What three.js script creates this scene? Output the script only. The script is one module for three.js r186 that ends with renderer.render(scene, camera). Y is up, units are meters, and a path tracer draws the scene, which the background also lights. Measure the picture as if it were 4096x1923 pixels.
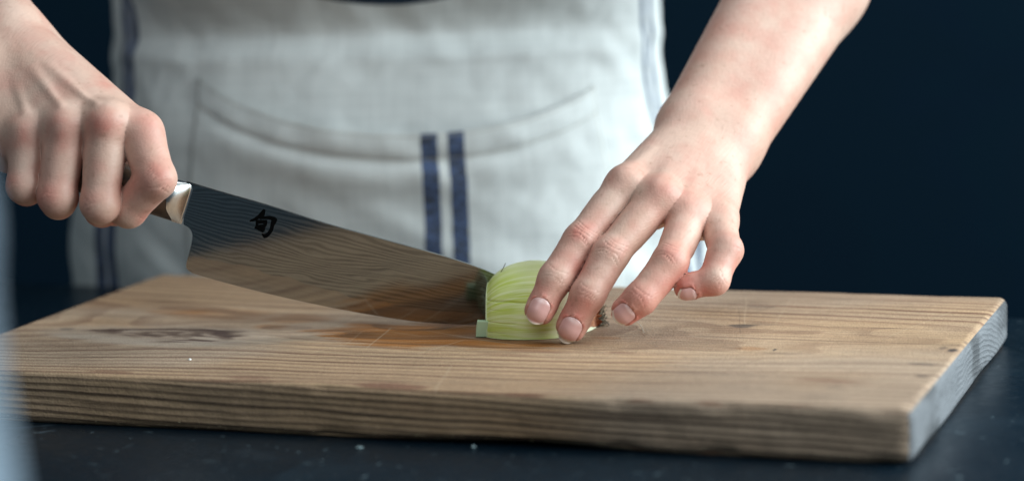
import * as THREE from 'three';
import { mergeGeometries } from 'three/addons/utils/BufferGeometryUtils.js';
import { RectAreaLightUniformsLib } from 'three/addons/lights/RectAreaLightUniformsLib.js';

// ---------------------------------------------------------------- camera, light, exposure
RectAreaLightUniformsLib.init();
const scene = new THREE.Scene();
const FOCAL = 10000, PW = 4096, PH = 1923;                     // lens and photograph size in pixels
const CAM = new THREE.Vector3(-0.0121, 0.2909, 1.3469), PITCH = 0.1526, ROLL = -0.0333;
const FWD = new THREE.Vector3(0, -Math.sin(PITCH), -Math.cos(PITCH));
const UP0 = new THREE.Vector3(0, Math.cos(PITCH), -Math.sin(PITCH)), RT0 = new THREE.Vector3(1, 0, 0);
const RT = RT0.clone().multiplyScalar(Math.cos(ROLL)).addScaledVector(UP0, Math.sin(ROLL));
const UPV = UP0.clone().multiplyScalar(Math.cos(ROLL)).addScaledVector(RT0, -Math.sin(ROLL));
const camera = new THREE.PerspectiveCamera(2 * Math.atan(PH / 2 / FOCAL) * 180 / Math.PI, PW / PH, 0.05, 30);
camera.position.copy(CAM);
camera.quaternion.setFromRotationMatrix(new THREE.Matrix4().makeBasis(RT, UPV, FWD.clone().negate()));
camera.focus = 1.372; camera.userData.fStop = 3.4; 
const renderer = new THREE.WebGLRenderer({ antialias: true });
renderer.setSize(1024, 480);
renderer.toneMapping = THREE.LinearToneMapping;
renderer.toneMappingExposure = 1.1;
renderer.shadowMap.enabled = true;
scene.background = new THREE.Color().setRGB(0.045, 0.070, 0.085);
function lamp(name, from, to, w, h, rgb, intensity) {
  const l = new THREE.RectAreaLight(new THREE.Color().setRGB(...rgb), intensity, w, h);
  l.name = name; l.position.set(...from); l.lookAt(...to); scene.add(l);
  return l;
}
lamp('window_light', [1.4, 0.7, 0.16], [0, 0.08, -0.12], 1.9, 1.2, [0.82, 0.95, 1.0], 8.2);
lamp('ceiling_light', [0.1, 1.7, -0.35], [0, 0, -0.1], 1.2, 0.9, [0.9, 0.97, 1.0], 2.4);

lamp('room_light', [-0.5, 2.0, 2.3], [0, 0.1, -0.1], 2.0, 1.4, [0.84, 0.95, 1.0], 2.4);

// ---------------------------------------------------------------- helpers
const V = (x, y, z) => new THREE.Vector3(x, y, z);
const clamp = (x, a = 0, b = 1) => Math.min(b, Math.max(a, x)), mix = (a, b, t) => a + (b - a) * t;
const sstep = (a, b, x) => { const t = clamp((x - a) / (b - a)); return t * t * (3 - 2 * t); };
function at(px, py, depth) {                                    // a pixel and a distance give a point in the place
  return CAM.clone().addScaledVector(FWD, depth).addScaledVector(RT, (px - PW / 2) / FOCAL * depth).addScaledVector(UPV, -(py - PH / 2) / FOCAL * depth);
}
function onPlane(px, py, h) { const r = at(px, py, 1).sub(CAM); return CAM.clone().addScaledVector(r, (h - CAM.y) / r.y); }
let seedState = 12345;
const rnd = () => { seedState = (seedState + 0x6d2b79f5) | 0; let t = Math.imul(seedState ^ (seedState >>> 15), 1 | seedState); t = (t + Math.imul(t ^ (t >>> 7), 61 | t)) ^ t; return ((t ^ (t >>> 14)) >>> 0) / 4294967296; };
const PERM = new Float32Array(4096); for (let i = 0; i < 4096; i++) PERM[i] = rnd() * 2 - 1;
const hash3 = (x, y, z) => PERM[(Math.imul(x, 374761) ^ Math.imul(y, 668265) ^ Math.imul(z, 982451) ^ (Math.imul(x + 17, y - 31) << 1)) & 4095];
function noise(x, y = 0, z = 0) {                               // value noise, -1..1
  const X = Math.floor(x), Y = Math.floor(y), Z = Math.floor(z);
  let u = x - X, v = y - Y, w = z - Z; u = u * u * (3 - 2 * u); v = v * v * (3 - 2 * v); w = w * w * (3 - 2 * w);
  const a = mix(mix(hash3(X, Y, Z), hash3(X + 1, Y, Z), u), mix(hash3(X, Y + 1, Z), hash3(X + 1, Y + 1, Z), u), v);
  const b = mix(mix(hash3(X, Y, Z + 1), hash3(X + 1, Y, Z + 1), u), mix(hash3(X, Y + 1, Z + 1), hash3(X + 1, Y + 1, Z + 1), u), v);
  return mix(a, b, w);
}
const fbm = (x, y, z, n = 4) => { let s = 0, a = 0.5; for (let i = 0; i < n; i++) { s += a * noise(x, y, z); x = x * 2.03 + 7.1; y = y * 2.03 + 3.7; z = z * 2.03 + 5.3; a *= 0.5; } return s; };
const toSRGB = (c) => c <= 0.0031308 ? 12.92 * c : 1.055 * Math.pow(c, 1 / 2.4) - 0.055;
function colorTexture(w, h, fn, repeat) {                       // fn(u, v) -> linear rgb
  const d = new Uint8Array(w * h * 4);
  for (let y = 0; y < h; y++) for (let x = 0; x < w; x++) {
    const c = fn((x + 0.5) / w, (y + 0.5) / h), o = (y * w + x) * 4;
    for (let k = 0; k < 3; k++) d[o + k] = clamp(toSRGB(clamp(c[k]))) * 255;
    d[o + 3] = 255;
  }
  const t = new THREE.DataTexture(d, w, h); t.colorSpace = THREE.SRGBColorSpace; t.magFilter = THREE.LinearFilter;
  t.wrapS = t.wrapT = repeat ? THREE.RepeatWrapping : THREE.ClampToEdgeWrapping; t.needsUpdate = true; return t;
}
function dataTexture(w, h, fn, repeat) {                        // fn(u, v) -> grey 0..1
  const d = new Uint8Array(w * h * 4);
  for (let y = 0; y < h; y++) for (let x = 0; x < w; x++) {
    const c = clamp(fn((x + 0.5) / w, (y + 0.5) / h)) * 255, o = (y * w + x) * 4; d[o] = d[o + 1] = d[o + 2] = c; d[o + 3] = 255;
  }
  const t = new THREE.DataTexture(d, w, h); t.magFilter = THREE.LinearFilter;
  t.wrapS = t.wrapT = repeat ? THREE.RepeatWrapping : THREE.ClampToEdgeWrapping; t.needsUpdate = true; return t;
}
const std = (o) => new THREE.MeshStandardMaterial(o), phys = (o) => new THREE.MeshPhysicalMaterial(o);
const rgb = (r, g, b) => new THREE.Color().setRGB(r, g, b);
function mesh(name, geometry, material, parent = scene) {
  const m = new THREE.Mesh(geometry, material); m.name = name; m.castShadow = m.receiveShadow = true; parent.add(m); return m;
}
function thing(name, label, category, group) {
  const g = new THREE.Group(); g.name = name; g.userData = { label, category }; if (group) g.userData.group = group; scene.add(g); return g;
}
function tag(o, label, category, group) { o.userData = { label, category }; if (group) o.userData.group = group; return o; }
// grid(nu, nv, fn) : fn(u, v) -> {p:[x,y,z], uv:[u,v], c:[r,g,b]}
function grid(nu, nv, fn, flip = false) {
  const pos = [], uv = [], col = [], idx = []; let hasC = false;
  for (let j = 0; j <= nv; j++) for (let i = 0; i <= nu; i++) {
    const r = fn(i / nu, j / nv, i, j); pos.push(...r.p); uv.push(...(r.uv ?? [i / nu, j / nv])); if (r.c) { hasC = true; col.push(...r.c); }
  }
  for (let j = 0; j < nv; j++) for (let i = 0; i < nu; i++) {
    const a = j * (nu + 1) + i, b = a + 1, c = a + nu + 1, d = c + 1;
    if (flip) idx.push(a, c, b, b, c, d); else idx.push(a, b, c, b, d, c);
  }
  const g = new THREE.BufferGeometry();
  g.setAttribute('position', new THREE.Float32BufferAttribute(pos, 3)); g.setAttribute('uv', new THREE.Float32BufferAttribute(uv, 2));
  if (hasC) g.setAttribute('color', new THREE.Float32BufferAttribute(col, 3));
  g.setIndex(idx); g.computeVertexNormals(); return g;
}

// ---------------------------------------------------------------- wall and table
const TH = 0.3434, E = V(Math.cos(TH), 0, Math.sin(TH)), G = V(Math.sin(TH), 0, -Math.cos(TH));   // along the board, and away from us across it
const wallTex = colorTexture(512, 512, (u, v) => { const n = 1 + 0.35 * fbm(u * 6, v * 6, 2, 5); return [0.0018 * n, 0.0092 * n, 0.0180 * n]; }, true);
{
  const m = mesh('wall', new THREE.BoxGeometry(6, 4, 0.1), phys({ map: wallTex, roughness: 0.9, specularIntensity: 0.15 }));
  m.position.set(0, 0.6, -1.75); m.userData.kind = 'structure';
}
const TA = 0.372;                                               // the table's turn
const TE = V(Math.cos(TA), 0, Math.sin(TA)), TG = V(Math.sin(TA), 0, -Math.cos(TA));
{
  const far = V(-0.05, 0, -0.302);
  const LX = 2.2, LZ = 1.15, T = 0.035, r = 0.006;
  const shape = new THREE.Shape();                              // section across the table: x = away, y = up
  shape.moveTo(-LZ, -T); shape.lineTo(-r, -T); shape.quadraticCurveTo(0, -T, 0, -T + r); shape.lineTo(0, -r); shape.quadraticCurveTo(0, 0, -r, 0); shape.lineTo(-LZ, 0); shape.closePath();
  const g = new THREE.ExtrudeGeometry(shape, { depth: LX, bevelEnabled: false, curveSegments: 6 });
  const p = g.attributes.position, uv = [];
  const q = V(0, 0, 0);
  for (let i = 0; i < p.count; i++) {
    const a = p.getX(i), y = p.getY(i), s = p.getZ(i) - LX / 2;
    q.copy(far).addScaledVector(TG, a).addScaledVector(TE, s); q.y = y; p.setXYZ(i, q.x, q.y, q.z);
    uv.push((s + LX / 2) / 1.2, (a + LZ) / 1.2);
  }
  g.setAttribute('uv', new THREE.Float32BufferAttribute(uv, 2)); g.deleteAttribute('normal'); g.computeVertexNormals();
  // scuffs and wiped smears, placed on the table
  const marks = [[2210, 1862, 2400, 1905, 0.006, 0.10], [2130, 1885, 2180, 1890, 0.006, 0.04], [2300, 1880, 2420, 1870, 0.006, 0.06], [40, 1712, 205, 1700, 0.0012, 0.12], [160, 1728, 210, 1722, 0.0013, 0.14], [1240, 1846, 1310, 1835, 0.004, 0.02], [980, 1805, 1060, 1830, 0.006, 0.018], [1700, 1880, 1800, 1915, 0.02, 0.02]].map(([a, b, c, d, w, k]) => {
    const P = onPlane(a, b, 0).sub(far), Q = onPlane(c, d, 0).sub(far); return [P.dot(TE), P.dot(TG), Q.dot(TE), Q.dot(TG), w, k];
  });
  const tex = colorTexture(2048, 2048, (u, v) => {
    const s = u * 1.2 - LX / 2, a = v * 1.2 - LZ;               // one 1.2 m sheet round what is in view
    let n = 1 + 0.35 * fbm(s * 9, a * 9, 1, 5) + 0.12 * noise(s * 400, a * 400, 5); let c = [0.0030 * n, 0.0095 * n, 0.0165 * n];
    const speck = Math.pow(Math.max(0, noise(s * 260, a * 260, 21)), 18) * 1.6, wipe = 0.006 * sstep(0.15, 0.5, fbm(s * 5 + 3 * a, a * 14 - 4 * s, 6, 4)); c = [c[0] + speck * 0.10 + wipe * 0.5, c[1] + speck * 0.13 + wipe * 0.8, c[2] + speck * 0.14 + wipe];
    for (const [x0, z0, x1, z1, w, k] of marks) {
      const dx = x1 - x0, dz = z1 - z0, t = clamp(((s - x0) * dx + (a - z0) * dz) / (dx * dx + dz * dz)), d = Math.hypot(s - x0 - t * dx, a - z0 - t * dz) / w;
      if (d < 3) { const f = k * Math.exp(-d * d) * clamp(0.6 + 0.9 * fbm(s * 150, a * 150, 9, 3)); c = [c[0] + f * 0.62, c[1] + f * 0.82, c[2] + f]; }
    }
    return c;
  }, true);
  const rough = dataTexture(1024, 1024, (u, v) => 0.36 + 0.14 * fbm(u * 14, v * 14, 4, 5) + 0.05 * noise(u * 300, v * 300, 2), true);
  const m = mesh('table_top', g, phys({ map: tex, roughnessMap: rough, roughness: 1, specularIntensity: 0.75, specularColor: rgb(0.65, 0.88, 1) }));
  tag(m, 'dark blue-grey matt tabletop under the wooden cutting board', 'table');
}

// ---------------------------------------------------------------- cutting board
const BL = 0.5520, BW = 0.3060, BT = 0.0276;
const BC = V(-0.0367, 0, -0.0396).addScaledVector(E, 0.0027).addScaledVector(G, -0.0021);                              // centre of its underside
const boardLocal = (p) => { const q = p.clone().sub(BC); return [q.dot(E), q.dot(G)]; };          // x along, w away
const onBoard = (px, py) => boardLocal(onPlane(px, py, BT));
const board = thing('cutting_board', 'thick worn wooden cutting board with knots, dark grain and stains', 'cutting board');
{
  const knotB = onBoard(640, 1342), knotB2 = onBoard(300, 1325);
  const ringW = []; for (let i = 0; i < 400; i++) ringW.push(rnd());
  function wood(x, y, w) {                                      // solid softwood: x along, y up from the underside, w away; returns [latewood, streak, blotch, knot]
    const kx = (x - knotB[0]) / 0.056, kw = (w - knotB[1]) / 0.024, kd = Math.hypot(kx, kw);
    let yy = y + 0.26 + 0.022 * x, ww = w * 1 + 0.012 * noise(x * 2.2 + 3, w * 4, 1) - 0.01;
    let r = Math.hypot(yy, ww) + 0.0032 * noise(x * 3.1, ww * 9, y * 9) + 0.0016 * noise(x * 9, ww * 26, y * 30 + 4) + 0.0022 * noise(x * 26, ww * 50, 2) * sstep(0.07, 0.02, Math.abs(w)) + 0.0006 * noise(x * 30, ww * 80, y * 90);
    r += 0.007 * Math.exp(-kd * kd * 0.5);
    const ph = r / 0.0031, k = Math.floor(ph), f = ph - k;
    const late = sstep(0.35, 0.86, f) * (1 - sstep(0.93, 1.0, f)) * ((y < BT - 1e-6 ? 0.62 : 0.45) + (y < BT - 1e-6 ? 0.38 : 0.55) * ringW[((k % 400) + 400) % 400]);
    const streak = 0.6 * noise(x * 14, w * 900, y * 900) + 0.4 * noise(x * 50, w * 2200, y * 2200);
    const blotch = fbm(x * 7, w * 16, y * 16, 4);
    return [late, streak, blotch, kd];
  }
  const stains = [                                              // wet brown stains: pixel ellipse [cx, cy, rx, ry, strength]
    [1700, 1335, 420, 52, 1], [1980, 1366, 300, 24, 0.95], [1640, 1352, 330, 30, 0.8], [1480, 1318, 240, 34, 0.75], [1190, 1275, 150, 20, 0.55], [900, 1255, 200, 22, 0.45], [700, 1245, 120, 12, 0.35],
    [1080, 1305, 90, 9, 0.5], [3000, 1395, 70, 8, 0.45], [2080, 1398, 200, 8, 0.4], [2430, 1352, 60, 6, 0.4],
  ].map(([cx, cy, rx, ry, s]) => { const a = onBoard(cx, cy), b = onBoard(cx + rx, cy), c = onBoard(cx, cy - ry); return [a[0], a[1], Math.hypot(b[0] - a[0], b[1] - a[1]), Math.hypot(c[0] - a[0], c[1] - a[1]), s]; });
  const darks = [                                               // cracks and small dark knots [cx, cy, rx, ry, strength]
    [2965, 1303, 75, 9, 0.75], [3030, 1295, 90, 12, 0.3], [3099, 1399, 8, 6, 0.95], [3812, 1402, 34, 9, 0.95], [3775, 1392, 30, 10, 0.5], [3690, 1456, 75, 5, 0.6], [3690, 1506, 40, 7, 0.7], [3880, 1368, 30, 5, 0.5], [3050, 1226, 90, 5, 0.45], [260, 1316, 40, 6, 0.7], [3340, 1552, 60, 6, 0.4], [3300, 1590, 110, 8, 0.25],
  ].map(([cx, cy, rx, ry, s]) => { const a = onBoard(cx, cy), b = onBoard(cx + rx, cy), c = onBoard(cx, cy - ry); return [a[0], a[1], Math.hypot(b[0] - a[0], b[1] - a[1]), Math.hypot(c[0] - a[0], c[1] - a[1]), s]; });
  const reds = [[1560, 1542, 150, 9, 0.85], [2085, 1574, 120, 9, 0.9], [2540, 1596, 70, 9, 0.8], [2830, 1606, 90, 8, 0.7], [3060, 1640, 150, 9, 0.8], [3190, 1625, 110, 8, 0.65], [3300, 1522, 170, 9, 0.55], [1010, 1512, 120, 7, 0.6], [440, 1490, 110, 6, 0.6], [2150, 1405, 160, 6, 0.45], [2000, 1418, 120, 5, 0.4], [2480, 1408, 60, 4, 0.5]].map(([cx, cy, rx, ry, s]) => { const a = onBoard(cx, cy), b = onBoard(cx + rx, cy), c = onBoard(cx, cy - ry); return [a[0], a[1], Math.hypot(b[0] - a[0], b[1] - a[1]), Math.hypot(c[0] - a[0], c[1] - a[1]), s]; });
  const cuts = []; for (let i = 0; i < 170; i++) { const a = (rnd() - 0.5) * 0.9 + (rnd() < 0.75 ? 0 : 1.4), l = 0.012 + 0.045 * rnd(); cuts.push([(rnd() - 0.5) * BL * 0.9, (rnd() - 0.5) * BW * 0.9, Math.cos(a), Math.sin(a), l, 0.25 + 0.55 * rnd(), rnd() < 0.6 ? 1 : 0]); }
  const cutAt = new Map(), cell = 0.02; for (const c of cuts) { const n = Math.ceil(c[4] / 0.005); for (let i = -n; i <= n; i++) { const k = Math.floor((c[0] + c[2] * c[4] * i / n) / cell) * 1000 + Math.floor((c[1] + c[3] * c[4] * i / n) / cell); for (const d of [-1001, -1000, -999, -1, 0, 1, 999, 1000, 1001]) { if (!cutAt.has(k + d)) cutAt.set(k + d, new Set()); cutAt.get(k + d).add(c); } } }
  const SV = BW + BT;                                           // v runs from the far top edge over the top and down the front
  const place = (u, v) => { const x = (u - 0.5) * BL, s = v * SV; return s < BT ? [x, s, -BW / 2] : [x, BT, s - BT - BW / 2]; };   // v = 0 at the foot of the front face
  const W = 2048, H = 1236, height = new Float32Array(W * H);
  const map = colorTexture(W, H, (u, v) => {
    const [x, y, w] = place(u, v), [late, streak, blotch, kd] = wood(x, y, w), front = y < BT - 1e-6;
    const wear = sstep(-0.15, 0.35, fbm(x * 5 + 9, w * 9, 7, 4) + 0.1);      // greyer, worn parts
    let c = [0.43, 0.272, 0.155];
    const grey = [0.40, 0.285, 0.200]; for (let k = 0; k < 3; k++) c[k] = mix(c[k], grey[k], 0.85 * wear);
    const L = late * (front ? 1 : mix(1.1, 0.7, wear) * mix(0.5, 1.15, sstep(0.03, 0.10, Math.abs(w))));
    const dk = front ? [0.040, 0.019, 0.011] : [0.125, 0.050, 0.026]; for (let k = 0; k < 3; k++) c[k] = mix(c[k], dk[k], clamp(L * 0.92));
    const m = 1 + 0.16 * streak + 0.34 * blotch + 0.08 * noise(x * 1900, w * 1300, y * 1300) + 0.35 * Math.pow(Math.max(0, noise(x * 1400 + 5, w * 260, y * 500)), 5) + 0.10 * noise(x * 300, w * 420, y * 420); for (let k = 0; k < 3; k++) c[k] *= m;
    { const crack = Math.pow(Math.max(0, noise(x * 7 + 3, w * 420, y * 420)), 5) * 1.6 + Math.pow(Math.max(0, noise(x * 22, w * 800, y * 800 + 5)), 6) * 1.2, f = clamp(crack) * 0.75; c = c.map((q, k) => mix(q, [0.085, 0.048, 0.030][k], f)); const dirt = 0.45 * sstep(0.12, 0.5, fbm(x * 9 + 4, w * 22 + 8, y * 22, 5)); c = c.map((q, k) => mix(q, q * [0.60, 0.50, 0.42][k], dirt)); }
    if (!front) {
      for (const [sx, sw, rx, rw, s] of stains) {
        const d = Math.hypot((x - sx) / rx, (w - sw) / rw) + 0.55 * fbm(x * 32, w * 60, 3, 4) + 0.25 * noise(x * 40, w * 400, 8);
        const f = s * sstep(1.2, 0.5, d); if (f > 0) { const st = [0.235, 0.080, 0.008]; for (let k = 0; k < 3; k++) c[k] = mix(c[k], st[k] * (0.7 + 0.7 * m * (1 - late)), f * 0.92); }
      }
      for (const [sx, sw, rx, rw, s] of reds) { const d = Math.hypot((x - sx) / rx, (w - sw) / rw) + 0.6 * fbm(x * 40, w * 150, 13, 3), f = s * sstep(1.1, 0.6, d); if (f > 0) c = c.map((q, k) => mix(q, [0.185, 0.080, 0.045][k] * m, f)); }
      for (const q of cutAt.get(Math.floor(x / cell) * 1000 + Math.floor(w / cell)) ?? []) { const t = (x - q[0]) * q[2] + (w - q[1]) * q[3], d = (w - q[1]) * q[2] - (x - q[0]) * q[3] + 0.0006 * Math.sin(t * 60); if (Math.abs(t) < q[4] && Math.abs(d) < 0.0008) { const f = q[5] * Math.exp(-Math.pow(d / 0.00032, 2)) * sstep(1, 0.6, Math.abs(t) / q[4]); c = c.map((v, k) => mix(v, q[6] ? [0.56, 0.42, 0.28][k] : [0.13, 0.075, 0.042][k], f * 0.7)); } }
      for (const [sx, sw, rx, rw, s] of darks) {
        const d = Math.hypot((x - sx) / rx, (w - sw) / rw) + 0.5 * fbm(x * 60, w * 260, 6, 3);
        const f = s * sstep(1.0, 0.5, d); if (f > 0) { const st = [0.05, 0.036, 0.032]; for (let k = 0; k < 3; k++) c[k] = mix(c[k], st[k], f); }
      }
      if (kd < 1.7) {                                           // the large knot: dark far rim, a dark heart, grey streaks to its right, pale wood inside
        const qx = (x - knotB[0]) / 0.056, qw = (w - knotB[1]) / 0.024, e = kd + 0.45 * fbm(x * 40, w * 90, 2, 4);
        const rim = sstep(0.26, 0.05, Math.abs(e - 0.85)) * sstep(-0.35, 0.35, qw + 0.2 * noise(x * 70, 4)), heart = Math.exp(-Math.pow((qx - 0.05 + 0.3 * noise(w * 200, 3)) / 0.42, 2) - Math.pow((qw - 0.2) / 0.5, 2)) * 1.2;
        const st3 = sstep(0.05, 0.4, noise(x * 70 + w * 420, w * 260 - x * 60, 3)) * sstep(1.0, 0.6, e) * sstep(-0.1, 0.4, qx), f = clamp(Math.max(0.95 * rim, heart * (0.75 + 0.5 * noise(x * 160, w * 300, 5)), 0.85 * st3));
        const pale = 0.6 * sstep(1.5, 0.8, e) * (1 - f); c = c.map((q, k) => mix(mix(q, [0.44, 0.36, 0.29][k], pale), [0.048, 0.019, 0.014][k], 0.96 * f));
      }
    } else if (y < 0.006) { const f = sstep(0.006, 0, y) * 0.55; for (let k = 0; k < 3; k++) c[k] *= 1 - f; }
    height[Math.min(H - 1, Math.floor(v * H)) * W + Math.min(W - 1, Math.floor(u * W))] = 0.5 + (front ? 1 : 0.55) * (0.28 * late - 0.14) + 0.16 * streak + 0.10 * noise(x * 1500, w * 1500, y * 1500);
    return c;
  });
  const bump = dataTexture(W, H, (u, v) => height[Math.floor(v * H) * W + Math.floor(u * W)]);
  const endTex = colorTexture(1024, 96, (u, v) => {
    const w = (u - 0.5) * BW, y = v * BT, [late, , blotch] = wood(BL / 2, y, w), m = 1 + 0.35 * blotch + 0.2 * noise(w * 1800, y * 1800, 1);
    const stain = sstep(0.0, 0.35, fbm(w * 30, y * 60, 4, 4));
    return [mix(0.190, 0.125, late * 0.6) * m, mix(0.195, 0.128, late * 0.6) * m, mix(0.205, 0.138, late * 0.6) * m].map((c, k) => c * 0.88 * (1 - 0.55 * stain));
  });
  const endBump = dataTexture(1024, 96, (u, v) => 0.5 + 0.3 * wood(BL / 2, v * BT, (u - 0.5) * BW)[0] + 0.25 * noise(u * 500, v * 50, 3));
  const mTop = std({ map, bumpMap: bump, bumpScale: 0.0016, roughness: 0.72 }), mEnd = std({ map: endTex, bumpMap: endBump, bumpScale: 0.0012, roughness: 0.75 });
  // rounded, slightly uneven block: each face a grid, pushed onto an inner box plus a radius
  const put = (x, y, w) => {
    const r = 0.0046 + 0.0012 * noise(x * 18, w * 18, 3) + 0.0035 * sstep(0.45, 0.85, noise(x * 38, w * 38, 11)) + (y < BT / 2 ? 0.0008 : 0);
    const hx = BL / 2 - r, hy = BT / 2 - r, hw = BW / 2 - r, yc = y - BT / 2;
    const cx = clamp(x, -hx, hx), cy = clamp(yc, -hy, hy), cw = clamp(w, -hw, hw), d = V(x - cx, yc - cy, w - cw), l = d.length();
    const k = l > 1e-9 ? r / l : 0;
    const wob = 0.0008 * noise(x * 25, w * 25, y * 40) + 0.0004 * noise(x * 90, w * 90, y * 90);
    const P = BC.clone().addScaledVector(E, cx + d.x * k).addScaledVector(G, cw + d.z * k + wob); P.y = BT / 2 + cy + d.y * k + (y > BT / 2 ? 0.0004 * noise(x * 9, w * 9, 8) : 0);
    if (y < 0.004) P.y += 0.0028 * sstep(-0.02, 0.1, x) * sstep(0.16, 0.08, x) * sstep(0.06, 0.15, -w);           // a hollow worn under the front edge
    return [P.x, P.y, P.z];
  };
  const bx = (u) => (u - 0.5) * BL, ease = (t) => t;
  const fine = (t, L) => { const e = 0.007 / L, k = 0.16; return t < k ? t / k * e : t > 1 - k ? 1 - (1 - t) / k * e : e + (t - k) / (1 - 2 * k) * (1 - 2 * e); };   // more rows at both rims
  const parts = [
    grid(240, 100, (u, v) => { const w = (fine(v, BW) - 0.5) * BW, x = bx(fine(u, BL)); return { p: put(x, BT, w), uv: [x / BL + 0.5, (w + BW / 2 + BT) / SV] }; }),               // top
    grid(240, 24, (u, v) => { const y = fine(v, BT) * BT, x = bx(fine(u, BL)); return { p: put(x, y, -BW / 2), uv: [x / BL + 0.5, y / SV] }; }),                        // front
    grid(240, 24, (u, v) => { const y = fine(v, BT) * BT, x = bx(fine(u, BL)); return { p: put(x, y, BW / 2), uv: [x / BL + 0.5, y / SV] }; }, true),                   // back
    grid(240, 60, (u, v) => { const w = (fine(v, BW) - 0.5) * BW, x = bx(fine(u, BL)); return { p: put(x, 0, w), uv: [x / BL + 0.5, (w + BW / 2 + BT) / SV] }; }, true),   // underside
  ];
  const ends = [
    grid(100, 24, (u, v) => { const w = (fine(u, BW) - 0.5) * BW, y = fine(v, BT) * BT; return { p: put(BL / 2, y, w), uv: [w / BW + 0.5, y / BT] }; }),
    grid(100, 24, (u, v) => { const w = (fine(u, BW) - 0.5) * BW, y = fine(v, BT) * BT; return { p: put(-BL / 2, y, w), uv: [w / BW + 0.5, y / BT] }; }, true),
  ];
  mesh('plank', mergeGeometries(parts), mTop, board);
  for (const q of ends) mesh('end_grain', q, mEnd, board).userData.label = 'grey weathered end grain';
  // splinters standing off the front face and rim: nobody could count them
  const N = 900, sg = new THREE.ConeGeometry(0.00014, 0.0016, 4), sm = new THREE.InstancedMesh(sg, std({ color: rgb(0.62, 0.50, 0.32), roughness: 0.7 }), N), M = new THREE.Matrix4(), Q = new THREE.Quaternion();
  for (let i = 0; i < N; i++) {
    const x = (rnd() - 0.5) * BL * 0.97, low = rnd(), onTop = rnd() < 0.45;
    const y = onTop ? BT : low < 0.5 ? 0.001 + 0.004 * rnd() : BT * rnd(), w = onTop ? -BW / 2 + 0.005 + rnd() * rnd() * 0.12 : -BW / 2, a = put(x, y, w), s = 0.35 + 0.8 * rnd() * rnd();
    Q.setFromEuler(new THREE.Euler((onTop ? 0.2 : 0.9) + rnd() * 0.8 * (rnd() < 0.5 ? -1 : 1), 0, (rnd() - 0.5) * 2));
    M.compose(V(...a), Q, V(1, s, 1)); sm.setMatrixAt(i, M);
  }
  sm.name = 'splinters'; sm.userData.kind = 'stuff'; board.add(sm);
}
// ---------------------------------------------------------------- crumbs
{
  const crumb = (px, py, h, s, label, group, name = 'crumb', col = [0.20, 0.26, 0.27]) => {
    const g = new THREE.IcosahedronGeometry(1, 2), p = g.attributes.position;
    for (let i = 0; i < p.count; i++) { const k = 1 + 0.3 * noise(p.getX(i) * 2 + px, p.getY(i) * 2, p.getZ(i) * 2); p.setXYZ(i, p.getX(i) * k * s[0], p.getY(i) * k * s[1], p.getZ(i) * k * s[2]); }
    g.computeVertexNormals();
    const m = mesh(name, g, std({ color: rgb(...col), roughness: 0.8 })); m.position.copy(onPlane(px, py, h)); m.position.y = h + s[1] * 0.8; tag(m, label, 'crumb', group); return m;
  };
  crumb(1438, 1793, 0, [0.0020, 0.0006, 0.0009], 'longer pale crumb on the dark table in front of the board', 'crumbs on the table');
  crumb(1893, 1792, 0, [0.0011, 0.0009, 0.0010], 'round white crumb on the dark table in front of the board', 'crumbs on the table', 'crumb_001');
  crumb(757, 1442, BT, [0.0008, 0.0007, 0.0008], 'tiny white crumb on the board between the dark knot and the front edge', undefined, 'crumb_002', [0.85, 0.85, 0.82]);
}
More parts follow.
